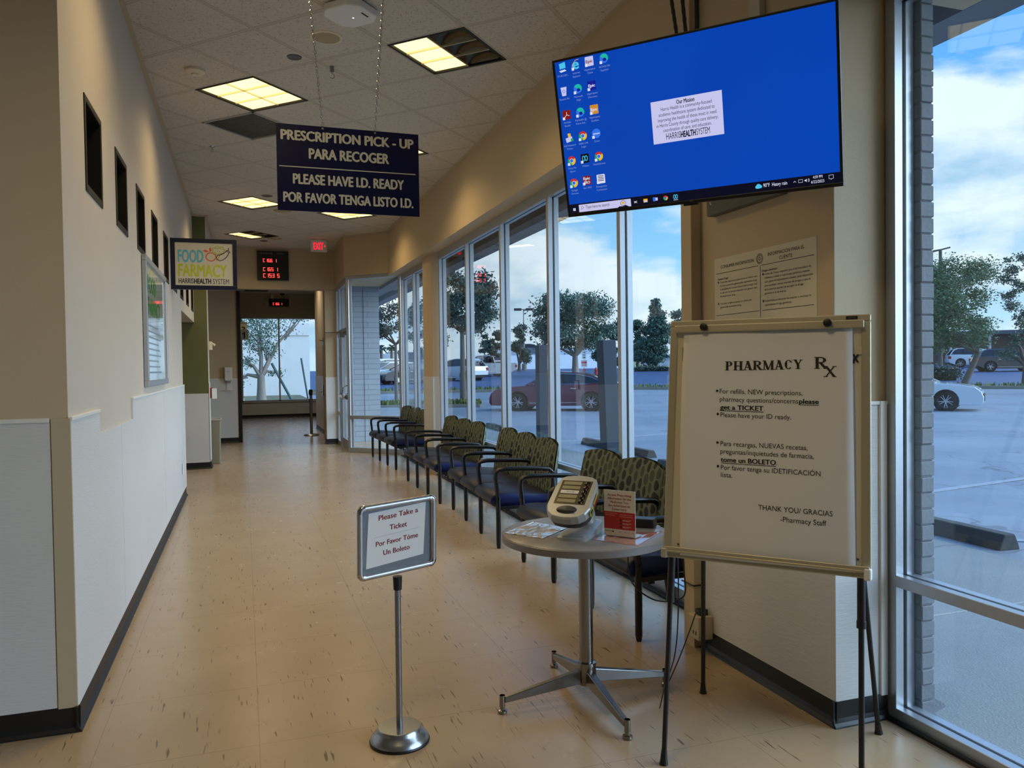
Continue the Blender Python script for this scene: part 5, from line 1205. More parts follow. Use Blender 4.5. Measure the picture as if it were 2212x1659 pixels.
# raceway and outlet
f = MB(); f.box(2.205, 2.264, 3.56, 3.66, 0.0, 3.80); struct(f.build('trim_10', M_WALL, bevel=.003))
t = thing('outlet_box', (2.20, 3.50, .075), 'beige surface outlet box at the foot of the wall raceway', 'outlet')
f = MB(); f.box(2.165, 2.25, 3.455, 3.555, .075, .195); f.build('box', M_TRIM, t, bevel=.004)
f = MB(); f.box(2.185, 2.235, 3.475, 3.52, .195, .225); f.build('plug', M_BLACK, t, bevel=.004)
for y in (3.475, 3.50): f = MB(); f.box(2.1635, 2.166, y, y+.008, .10, .118); f.build('socket', M_GREYP, t)
f = MB(); f.tube([(2.20, 3.552, .33), (2.20, 3.552, .33), (2.265, 3.552, .33)], .004, 6); f.tube([(2.20, 3.552, .33), (2.20, 3.67, .33)], .004, 6); tag(f.build('cable_tie', M_BLACK), 'black cable tie wrapped around the wall raceway above the outlet', 'cable tie')
# outlet on the window pilaster
t = thing('wall_outlet', (2.465, 10.9, .34), 'cream wall outlet with a plug on the pilaster between the chair rows', 'outlet')
f = MB(); f.box(2.452, 2.463, 10.85, 10.93, .30, .42); f.build('plate', M_IVORY, t, bevel=.002)
f = MB(); f.box(2.42, 2.452, 10.87, 10.91, .37, .41); f.build('plug', M_IVORY, t, bevel=.004)
cord([(2.42, 10.89, .39), (2.38, 10.88, .33), (2.37, 10.87, .2), (2.40, 10.86, .07), (2.42, 10.95, .01)], .004, 'cream cord hanging from the outlet on the window pilaster', m=M_IVORY)
f = MB(); f.box(-.674, -.668, 9.55, 9.63, .32, .44); tag(f.build('wall_outlet', M_WHITE, bevel=.002), 'white wall plate low on the left wainscot near the recess', 'outlet')

# ------------------------------------------------------------------ waiting-room benches : three seats, four arms
M_SEAT = mat('navy_vinyl_seat', '#171b2e', .42, spec=.4, vary=.12, vscale=8); M_NAVYS = mat('navy_vinyl_side', '#0c1c52', .4, spec=.4, vary=.05); M_FRM = mat('black_steel_frame', '#08080a', .35, spec=.5, vary=.05)
PITCH = .612
BL = ['nearest bench of three patterned seats, behind the round table', 'second bench of three patterned seats from the front', 'third bench of three patterned seats, beside the window pilaster', 'farthest bench of three patterned seats by the lobby window']
def bench():
    """length along +y, front at x=0 facing -x"""
    t = thing('waiting_bench', (0, 0, 0), BL[0], 'bench', 'waiting benches along the windows')
    for k in (-1, 0, 1):
        yc = k*PITCH; hw = PITCH/2-.012
        f = MB()
        prof = [(.475, .345), (.475, .425), (.30, .435), (.10, .452), (.02, .452), (-.035, .437), (-.062, .405), (-.062, .372), (-.035, .348), (.02, .338)]
        n = len(prof); ys = [(-1, .90), (-.97, 1), (0, 1.0), (.97, 1), (1, .90)]
        cx, cz = .2, .395; rows = []
        f.smooth = True
        for s, q in ys: rows.append(f.vs([(cx+(x-cx)*(1-(1-q)*.12), yc+s*hw, cz+(z-cz)*(1-(1-q)*1.2)+(.006 if (s == 0 and z > .42) else 0)) for x, z in prof]))
        for r1, r2 in zip(rows, rows[1:]):
            for j in range(n): f.face((r1+j, r1+(j+1) % n, r2+(j+1) % n, r2+j))
        f.smooth = False; f.m(1); f.face([rows[0]+j for j in range(n)][::-1]); f.face([rows[-1]+j for j in range(n)])
        f.build('seat', [M_SEAT, M_NAVYS], t, sharp=60)
        # backrest
        f = MB(); tilt = .17; hw = PITCH/2-.004
        def top(s): return .475*(1-.085*abs(s)**2.4)
        def bk(front):
            def fn(u, v):
                s = 2*u-1; ev = (1-abs(s)**6); h = v*top(s); th = .042*(ev**.45)*(math.sin(math.pi*min(1, max(.0, v*.94+.05)))**.35)
                x = .425+.03*(s*s)*(-1 if front else -.6)+(.395*0+h)*tilt+(-th if front else th)+.045
                return (x, yc+s*hw, .385+h)
            return fn
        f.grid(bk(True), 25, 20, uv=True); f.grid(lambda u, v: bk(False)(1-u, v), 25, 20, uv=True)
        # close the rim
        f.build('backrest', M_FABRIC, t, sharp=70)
    for k in range(4):
        y = (k-1.5)*PITCH; a = MB(); l = MB(); r = MB()
        l.tube([(0, y, 0.012), (0, y, .03), (0, y, .36), (-.002, y, .42)], [.016, .020, .021, .021], 10); l.lathe([(.0, 0), (.014, .001), (.017, .012)], (0, y, 0), 10); l.build('leg', M_FRM, t)
        a.tube([(-.002, y, .40), (-.012, y, .50), (-.022, y, .58), (-.018, y, .622), (.005, y, .642), (.06, y, .650), (.20, y, .648), (.36, y, .640), (.44, y, .632), (.475, y, .600), (.478, y, .48)], [.021, .021, .0215, .022, .022, .022, .022, .0215, .021, .02, .02], 10, sq=.85); a.build('arm', M_FRM, t)
        r.tube([(.455, y, .38), (.49, y, .30), (.545, y, 0.012)], [.019, .019, .016], 10); r.lathe([(0, 0), (.014, .001), (.016, .012)], (.545, y, 0), 10); r.build('rear_leg', M_FRM, t)
    f = MB(); L = 1.5*PITCH
    f.box(.06, .10, -L, L, .30, .345); f.box(.40, .44, -L, L, .30, .36)
    for k in range(4): y = (k-1.5)*PITCH; f.box(0, .46, y-.012, y+.012, .318, .345)
    f.build('seat_beam', M_FRM, t, bevel=.003)
    return t
B0 = bench()
for k, (x, y, a) in enumerate(((1.985, 4.675, 0.0), (1.995, 7.01, -3.0), (2.005, 9.245, -.5), (2.045, 12.255, 1.6))):
    o = B0 if k == 0 else copy_tree(B0)
    o.location = (x, y, 0); o.rotation_euler = (0, 0, R_(a)); o['label'] = BL[k]

# ------------------------------------------------------------------ far end of the room
t = thing('trash_can', (-.435, 13.32, 0), 'tall grey trash can with a liner beside the recess wall', 'trash can')
M_CAN = mat('grey_taupe_plastic', '#87826f', .5, vary=.04)
f = MB(); i = f.vs([(x, y, z) for z, w in ((0, .105), (.70, .135)) for x, y in ((-.44-w*.9, 13.45-w*1.2), (-.44+w*.55, 13.45-w*1.2), (-.44+w*.55, 13.45+w*1.2), (-.44-w*.9, 13.45+w*1.2))])
[f.face((i+k, i+(k+1) % 4, i+4+(k+1) % 4, i+4+k)) for k in range(4)]; f.face((i+3, i+2, i+1, i))
o = f.build('bin', M_CAN, t, bevel=.012); md = o.modifiers.new('thick', 'SOLIDIFY'); md.thickness = .006
f = MB(); w = .137; f.tube([(-.44-w*.9, 13.45-w*1.2, .705), (-.44+w*.55, 13.45-w*1.2, .70), (-.44+w*.55, 13.45+w*1.2, .705), (-.44-w*.9, 13.45+w*1.2, .70), (-.44-w*.9, 13.45-w*1.2, .705)], .012, 8); f.build('liner', mat('grey_liner', '#b3afa2', .35), t)
t = thing('sanitizer_dispenser', (-.295, 17.0, 1.08), 'white hand sanitiser dispenser with drip tray on the cross wall', 'dispenser')
f = MB(); f.box(-.37, -.22, 16.93, 17.035, 1.27, 1.55); f.build('housing', M_WHITE, t, bevel=.018, seg=3)
f = MB(); f.box(-.34, -.25, 16.94, 17.03, 1.235, 1.27); f.build('nozzle', M_STEEL, t, bevel=.01)
f = MB(); f.prism([(-.345, 1.08), (-.225, 1.08), (-.24, 1.12), (-.25, 1.24), (-.34, 1.24), (-.335, 1.12)], (0, 0, 0), (1, 0, 0), (0, 0, 1), (0, -1, 0), -17.035, -17.022); f.box(-.345, -.225, 16.93, 17.03, 1.078, 1.09); f.build('drip_tray', M_WHITE, t, bevel=.003)
f = MB(); S = Sheet((-.37, 16.929, 1.55), (1, 0, 0), (0, 0, -1)); S.text(f, 'H E A', .045, .10, .018, .105); f.build('lettering', mat('brown_ink', '#6b4a33', .6, vary=0), t)
t = thing('fire_alarm_pull', (-.46, 13.05, 1.08), 'red and white fire alarm station on the recess wall end', 'fire alarm')
f = MB(); f.box(-.497, -.455, 12.95, 13.08, 1.06, 1.22); f.build('housing', mat('alarm_red', '#8e1d22', .35), t, bevel=.006)
f = MB(); f.box(-.47, -.40, 12.93, 12.952, 1.05, 1.21); f.build('cover', M_WHITE, t, bevel=.004)
t = thing('door_sensor', (-.47, 12.98, 1.80), 'cream plastic latch fitting high on the recess wall end', 'wall fitting')
f = MB(); f.box(-.505, -.45, 12.90, 13.0, 1.80, 1.93); f.build('body', M_IVORY, t, bevel=.01)
f = MB(); f.cyl((-.46, 12.92, 1.90), (-.41, 12.90, 1.875), .017, n=12); f.build('knob', M_IVORY, t)
t = thing('queue_post', (1.412, 18.1, 0), 'chrome retractable belt post standing in the far corridor', 'queue post')
f = MB(); f.lathe([(.17, 0), (.17, .012), (.15, .03), (.03, .045), (0, .045)], (1.412, 18.1, 0), 30); f.build('base', M_STEEL, t)
f = MB(); f.cyl((1.412, 18.1, .04), (1.412, 18.1, .90), .032, n=20); f.build('pole', M_STEEL, t)
f = MB(); f.cyl((1.412, 18.1, .90), (1.412, 18.1, 1.03), .038, n=20); f.box(1.365, 1.39, 18.05, 18.10, .92, 1.0); f.build('belt_head', M_BLACK, t)
# ================================================================== outside
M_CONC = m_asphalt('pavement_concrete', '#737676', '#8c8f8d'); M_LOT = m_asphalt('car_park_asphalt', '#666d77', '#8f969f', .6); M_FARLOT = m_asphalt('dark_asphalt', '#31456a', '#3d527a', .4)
M_KERB = mat('kerb_concrete', '#8a877c', .8, vary=.12, vscale=8); M_GRASS = mat('grass', '#66733a', .9, vary=.35, vscale=14); M_DIRT = mat('verge_soil', '#6d6a52', .95, vary=.25, vscale=5)
M_STOP = mat('weathered_concrete', '#4c4b49', .9, vary=.25, vscale=10, bump=.5, bscale=40); M_PAINT = mat('faded_line_paint', '#9aa0a8', .7, vary=.25, vscale=20)
def gz(x, y):
    r = math.hypot(x, y)
    if r < 5: return -.04
    if r < 16: return -.04-.11*(r-5)/11
    if r < 34: return -.15
    return -.15+.0218*(min(r, 90)-34)
def at(px, r, z=None):
    """a point on the ground r metres away in the direction of photo column px"""
    a = R_(18.85)+math.atan((px-1106)/1696.4); x = r*math.sin(a); y = r*math.cos(a)
    return Vector((x, y, gz(x, y) if z is None else z))
# ground : a polar sheet rising gently towards the road
mb = MB(); NA = 40; rs = [2.0, 5, 8, 12, 16, 20, 25, 30, 34, 40, 46, 52, 60, 70, 80, 90, 105, 125, 150]
idx = {}
for i, r in enumerate(rs):
    for j in range(NA+1):
        a = R_(-25+150*j/NA); x = r*math.sin(a); y = r*math.cos(a); idx[i, j] = mb.vs([(x, y, gz(x, y))])
for i in range(len(rs)-1):
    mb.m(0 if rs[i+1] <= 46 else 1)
    for j in range(NA):
        ax = R_(-25+150*(j+.5)/NA); r = (rs[i]+rs[i+1])/2
        q = (idx[i, j], idx[i, j+1], idx[i+1, j+1], idx[i+1, j])
        if all(mb.v[k][0] < 2.65 and mb.v[k][1] < 25.5 for k in q): continue
        mb.face(q)
# keep the sheet below the building floor
for k, (x, y, z) in enumerate(mb.v):
    if x < 3.2 and y < 27: mb.v[k] = (x, y, -.09)
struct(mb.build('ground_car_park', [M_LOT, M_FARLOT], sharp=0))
mb = MB()
for y0 in np.arange(-6, 30, 2.4): mb.box(2.64, 5.55, y0+.006, y0+2.394, -.2, -.035)
struct(mb.build('ground_pavement', M_CONC, bevel=.006, seg=1))
mb = MB(); mb.box(2.64, 3.3, 26.5, 29, -.15, -.04); mb.box(-4, 2.64, 25.5, 29, -.15, -.04); struct(mb.build('ground_side', M_DIRT))
# canopy along the shopfront, brick returns
mb = MB(); mb.box(2.62, 3.34, -6, 27, 3.24, 3.34); struct(mb.build('canopy_soffit', M_STUCCO))
mb = MB(); mb.box(3.20, 3.42, -6, 27, 3.115, 4.4); struct(mb.build('canopy_beam', M_FASCIA))
mb = MB(); mb.box(2.62, 2.95, 3.6, 15.9, 3.06, 4.1); mb.box(2.62, 2.9, -6, 2.59, 3.0, 4.1); struct(mb.build('wall_outside', M_STUCCO))
mb = MB(); rg = np.random.default_rng(4); z = -.05
while z < 3.24:
    o = rg.uniform(-.006, .006); mb.box(2.625, 2.692+o, 2.50+o*.5, 3.66, z, z+.0605); mb.box(2.625, 2.688, 2.504, 3.66, z+.0605, z+.0665); z += .0665
struct(mb.build('brick_return', mat('grey_painted_brick', '#777b80', .85, vary=.12, vscale=12, bump=.6, bscale=50), bevel=.003, seg=1))
mb = MB(); mb.box(1.85, 2.31, 16.04, 16.1, -.1, 3.24); mb.box(2.315, 2.63, 16.03, 16.1, -.1, 3.24); mb.box(2.6, 2.63, 16.1, 25.4, -.1, 4.2); struct(mb.build('brick_pier', M_BRICKW))
mb = MB(); [mb.bar((2.0+.1*k, 14.9, -.02), (2.0+.1*k, 18, -.02), .05, .02) for k in range(14)]; struct(mb.build('entrance_mat', mat('grey_ribbed_mat', '#6c7076', .8)))
mb = MB(); mb.box(1.85, 3.5, 14.8, 20, -.16, -.045); mb.prism([(1.9, 14.8), (2.64, 13.9), (2.64, 14.8)], (0, 0, 0), (1, 0, 0), (0, 1, 0), (0, 0, 1), -.16, -.045); struct(mb.build('ground_entrance', M_CONC))

# parking lines and wheel stops, leaning square posts
mb = MB()
for y in (2.2, 7.0, 9.8, 15.6): mb.bar((6.2, y, gz(6, y)+.004), (10.8, y+.9, gz(10.8, y)+.004), .11, .006)
for y in (4.6, 5.0): mb.bar((6.2, y, gz(6, y)+.004), (9.5, y-2.5, gz(9, y)+.004), .10, .006)
struct(mb.build('parking_lines', M_PAINT))
def stop(a, b, lb):
    a = Vector((a[0], a[1], gz(*a)-.005)); b = Vector((b[0], b[1], gz(*b)-.005)); d = (b-a).normalized(); n = Vector((-d.y, d.x, 0)); f = MB(); L = (b-a).length
    f.prism([(-.11, 0), (.11, 0), (.09, .06), (.055, .135), (-.055, .135), (-.09, .06)], a, n, EZ, d, 0, L)
    for v in range(6, 12): pass
    return tag(f.build('wheel_stop', M_STOP, bevel=.012), lb, 'wheel stop', 'concrete wheel stops')
stop((5.88, 4.72), (5.98, 6.6), 'chipped concrete wheel stop seen through the right window'); stop((6.62, 12.0), (6.72, 15.0), 'long wheel stop between the two leaning posts')
stop((6.05, 8.6), (6.12, 10.8), 'wheel stop just outside the window behind the nearest bench'); stop((6.2, 18.4), (6.2, 20.2), 'far wheel stop seen above the second bench')
M_POST = mat('grey_painted_timber', '#36414c', .7, vary=.12, vscale=6)
def post(x, y, top, w, lb):
    f = MB(); z0 = gz(x, y)-.05; f.obox((x+top[0]/2, y+top[1]/2, (z0+top[2])/2), (1, 0, 0), (0, 1, 0), Vector((top[0], top[1], top[2]-z0)).normalized(), w, w, (top[2]-z0)/2)
    return tag(f.build('bollard_post', M_POST, bevel=.015), lb, 'post')
post(6.05, 15.75, (.0, 0, 1.93), .105, 'slimmer upright grey square post outside, in front of the maroon car door'); post(6.22, 12.78, (-.06, .02, 1.93), .135, 'wider leaning grey square post outside, at the maroon car tail')

# islands with kerb and grass
def island(P, w, lb, nb=900, h=.10):
    kb = MB(); gr = MB(); vd = []
    for (ax, ay), (bx, by) in zip(P, P[1:]):
        a = Vector((ax, ay, 0)); b = Vector((bx, by, 0)); d = (b-a).normalized(); n = Vector((-d.y, d.x, 0)); L = (b-a).length
        K_ = 8
        for k in range(K_):
            p = a+d*(L*k/K_); q = a+d*(L*(k+1)/K_); m = (p+q)/2+n*w/2; z = gz(m.x, m.y)
            kb.obox((p+q)/2+n*.08+EZ*(z+.04), d, n, EZ, L/K_/2, .08, .09); kb.obox((p+q)/2+n*(w-.08)+EZ*(z+.04), d, n, EZ, L/K_/2, .08, .09)
            gr.obox(m+EZ*(z+.05), d, n, EZ, L/K_/2, w/2-.16, .07)
        for k in range(nb):
            s, u = RNG.uniform(0, L), RNG.uniform(.2, w-.2); c = a+d*s+n*u; z = gz(c.x, c.y)+.11; an = RNG.uniform(0, 3.14); t = Vector((math.cos(an), math.sin(an), 0))*.05; hh = RNG.uniform(.05, .22)*h/.1
            i = gr.vs([c-t+EZ*z, c+t+EZ*z, c+t*.4+EZ*(z+hh), c-t*.4+EZ*(z+hh)]); gr.face((i, i+1, i+2, i+3))
    struct(kb.build('kerb', M_KERB)); o = gr.build('grass', M_GRASS); o['kind'] = 'stuff'; o['label'] = lb; o['category'] = 'grass'
island([(0.5, 33.2), (5.4, 31.6), (9.0, 30.4)], 1.5, 'strip of grass in a kerbed island left of the maroon car')
island([(17.5, 29.6), (23.5, 24.5)], 1.5, 'strip of grass in a kerbed island right of the maroon car')
island([(1.0, 44.5), (20, 40.0), (33.5, 29.0), (45, 14)], 1.6, 'strip of grass in the island beyond the drive', 500)

# ------------------------------------------------------------------ trees
def leafm(name, a, b, c):
    t = NT(name); g = t.t.nodes.new('ShaderNodeNewGeometry'); n = t.noise(g.outputs['Position'], 1.3, 3); r = g.outputs['Random Per Island']
    cc = t.mix(r, lin(a), lin(b)); cc = t.mix(t.math('MULTIPLY', n, .5), cc, lin(c)); t.base(cc); t.p(.6, 0, .3)
    t.b.inputs['Transmission Weight'].default_value = 0.0
    return t.m
M_L1 = leafm('leaves_dark', '#42574f', '#5f756a', '#4b6157'); M_L2 = leafm('leaves_mid', '#4b6556', '#6a8372', '#547061'); M_L3 = leafm('leaves_cypress', '#506b4c', '#758f68', '#587457'); M_L4 = leafm('leaves_rusty', '#57534c', '#55645a', '#4a5550')  # leaf tones lightened for distance haze
M_BARK = mat('bark', '#6b6259', .9, vary=.25, vscale=8, bump=.6, bscale=12); M_BARKP = mat('pale_bark', '#8a8176', .8, vary=.25, vscale=5)
def foliage(name, blobs, n, size, m, parent, flat=0.0, shell=.35):
    cs = []; vol = np.array([b[1][0]*b[1][1]*b[1][2] for b in blobs])**.75; vol /= vol.sum()
    for (c, r), w in zip(blobs, vol):
        k = max(8, int(n*w)); d = RNG.normal(size=(k, 3)); d /= np.linalg.norm(d, axis=1)[:, None]; rad = RNG.uniform(shell*.5, 1.0, (k, 1))**.7*RNG.uniform(.7, 1.6, (k, 1))
        cs.append(np.array(c)+d*rad*np.array(r))
    C = np.concatenate(cs); k = len(C)
    u = RNG.normal(size=(k, 3)); u[:, 2] *= (1-flat); u /= np.linalg.norm(u, axis=1)[:, None]; w = RNG.normal(size=(k, 3)); w -= u*(w*u).sum(1)[:, None]; w /= np.linalg.norm(w, axis=1)[:, None]
    s = size*RNG.uniform(.6, 1.35, (k, 1)); V = np.stack([C-u*s, C+w*s*.45, C+u*s, C-w*s*.45], 1).reshape(-1, 3)
    og = ORG[parent.name]; me = bpy.data.meshes.new(name); me.vertices.add(4*k); me.vertices.foreach_set('co', (V-og).ravel()); me.loops.add(4*k); me.loops.foreach_set('vertex_index', np.arange(4*k)); me.polygons.add(k); me.polygons.foreach_set('loop_start', np.arange(k)*4); me.polygons.foreach_set('loop_total', np.full(k, 4)); me.update(); me.validate()
    me.materials.append(m); o = bpy.data.objects.new(name, me); COL.objects.link(o); o.parent = parent; ORG[o.name] = og; return o
def tree(p, lb, blobs, trunk, n, size, m, bark=None, lean=(0, 0), r=.16, split=4, flat=0.0, shell=.35):
    """blobs relative to base"""
    p = Vector(p); t = thing('tree', tuple(p), lb, 'tree'); f = MB(); top = p+Vector((lean[0], lean[1], trunk))
    f.tube([p-EZ*.2, p+EZ*.05, p.lerp(top, .5), top], [r*1.5, r*1.15, r*.9, r*.75], 10)
    B = [(tuple(p+Vector(c)), rr) for c, rr in blobs]
    for k, (c, rr) in enumerate(B[:max(split, 1)+3]):
        e = Vector(c); f.tube([top-EZ*.1, top.lerp(e, .5)+Vector((RNG.uniform(-.15, .15), RNG.uniform(-.15, .15), .1)), e], [r*.55, r*.33, r*.12], 7)
        for q in range(3):
            d = Vector(RNG.normal(size=3)).normalized(); f.tube([top.lerp(e, .6), e+Vector((d.x*rr[0], d.y*rr[1], abs(d.z)*rr[2]))*.75], [r*.2, r*.05], 5)
    f.build('trunk', bark or M_BARK, t); foliage('foliage', B, int(n*2.4), size*.62, m, t, flat, shell); return t
def cloudy(R, z0, z1, k, spread, s, seed, cone=0.0):
    k = int(k*1.8); s = s*.85; g = np.random.default_rng(seed); out = []
    for i in range(k):
        q = (i+.5)/k; z = z0+(z1-z0)*q; a = g.uniform(0, 6.28); rr = R*spread*(1-cone*q)*math.sqrt(g.uniform(.05, 1)); w = R*s*(1-cone*q*.7)*g.uniform(.6, 1.35)
        out.append(((rr*math.cos(a), rr*math.sin(a), z), (w, w, w*g.uniform(.5, .8))))
    return out
def ht(px_y, r, px): 
    return 1.49+(797-.0123*(px-546)-px_y)/1696.4*r*math.cos(math.atan((px-1106)/1696.4))
def T(px, r, ytop, ybot, halfpx, lb, k=10, n=3500, size=.16, m=None, bark=None, seed=1, cone=0.0, tr=.16, lean=(0, 0), flat=0, shell=.35, s=.42, spread=.75):
    p = at(px, r); ax = r*math.cos(math.atan((px-1106)/1696.4)); z1 = ht(ytop, r, px)-p.z; z0 = ht(ybot, r, px)-p.z; R = halfpx/1696.4*ax
    return tree(p, lb, cloudy(R, z0+R*.2, z1-R*.25*(1-cone), k, spread, s, seed, cone), max(.6, z0*1.05), n, size, m or M_L1, bark, lean, tr, flat=flat, shell=shell)
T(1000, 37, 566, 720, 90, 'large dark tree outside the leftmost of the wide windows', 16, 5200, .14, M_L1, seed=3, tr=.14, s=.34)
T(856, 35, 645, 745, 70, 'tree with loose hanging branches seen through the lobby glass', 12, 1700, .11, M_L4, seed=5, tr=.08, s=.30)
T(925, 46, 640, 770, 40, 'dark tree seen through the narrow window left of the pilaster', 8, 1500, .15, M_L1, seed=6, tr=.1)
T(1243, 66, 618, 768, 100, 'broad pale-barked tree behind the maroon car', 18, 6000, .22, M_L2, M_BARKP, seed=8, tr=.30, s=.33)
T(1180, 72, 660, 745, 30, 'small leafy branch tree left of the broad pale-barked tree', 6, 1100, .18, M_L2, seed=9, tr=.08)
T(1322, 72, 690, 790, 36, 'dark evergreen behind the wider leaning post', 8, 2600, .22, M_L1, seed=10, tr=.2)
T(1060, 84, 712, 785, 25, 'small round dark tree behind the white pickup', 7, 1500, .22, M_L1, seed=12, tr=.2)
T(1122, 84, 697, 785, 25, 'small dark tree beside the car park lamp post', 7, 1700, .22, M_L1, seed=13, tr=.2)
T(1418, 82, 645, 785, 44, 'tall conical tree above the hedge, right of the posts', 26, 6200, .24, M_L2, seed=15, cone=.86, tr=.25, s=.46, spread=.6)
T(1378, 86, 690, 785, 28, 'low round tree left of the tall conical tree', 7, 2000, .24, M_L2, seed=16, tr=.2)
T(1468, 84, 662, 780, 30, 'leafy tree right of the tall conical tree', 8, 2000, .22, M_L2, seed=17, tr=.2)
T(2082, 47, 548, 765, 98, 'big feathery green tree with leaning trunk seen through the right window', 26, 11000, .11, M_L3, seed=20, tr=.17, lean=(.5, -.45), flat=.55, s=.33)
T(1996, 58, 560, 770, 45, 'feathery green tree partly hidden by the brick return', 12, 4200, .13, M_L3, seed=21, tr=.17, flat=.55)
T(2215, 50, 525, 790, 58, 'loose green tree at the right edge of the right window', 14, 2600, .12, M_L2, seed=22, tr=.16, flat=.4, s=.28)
def hedge(px0, px1, r, y0, y1, lb, m):
    a = at(px0, r); b = at(px1, r); t = thing('hedge', tuple((a+b)/2), lb, 'hedge'); z1 = ht(y0, r, px0); L = (b-a).length; k = max(3, int(L/1.0)); h = (z1-a.z)/2
    foliage('foliage', [(tuple(a.lerp(b, (i+.5)/k)+EZ*h), (L/k*.75, .8, h)) for i in range(k)], 1400, .09, m, t, shell=.7)
    f = MB(); [f.obox(a.lerp(b, (i+.5)/k)+EZ*h*.8, (b-a).normalized(), Vector(((b-a).y, -(b-a).x, 0)).normalized(), EZ, L/k*.5, .5, h*.75) for i in range(k)]; f.build('stems', mat('hedge_core', '#26301f', .95), t)
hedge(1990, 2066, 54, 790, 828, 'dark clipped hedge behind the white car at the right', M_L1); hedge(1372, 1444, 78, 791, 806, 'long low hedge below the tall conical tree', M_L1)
# palms
def palm(px, r, ytop, lb):
    p = at(px, r); z = ht(ytop, r, px); t = thing('palm_tree', tuple(p), lb, 'palm', 'palms beyond the parked cars'); f = MB(); f.tube([p, Vector((p.x, p.y, z))], [.22, .18], 8); f.build('trunk', M_BARK, t)
    f = MB()
    for k in range(26):
        a = k*2.4; e = RNG.uniform(-.5, 1.2); d = Vector((math.cos(a)*math.cos(e), math.sin(a)*math.cos(e), math.sin(e))); n = d.cross(EZ).normalized(); c = Vector((p.x, p.y, z)); L = .95
        i = f.vs([c, c+d*L*.5+n*.22, c+d*L*.5-n*.22, c+d*L-EZ*.35]); f.face((i, i+1, i+3, i+2))
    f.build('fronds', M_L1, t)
palm(825, 106, 752, 'leftmost palm beyond the parked cars'); palm(847, 114, 750, 'middle palm beyond the parked cars'); palm(870, 122, 757, 'rightmost palm beyond the parked cars')

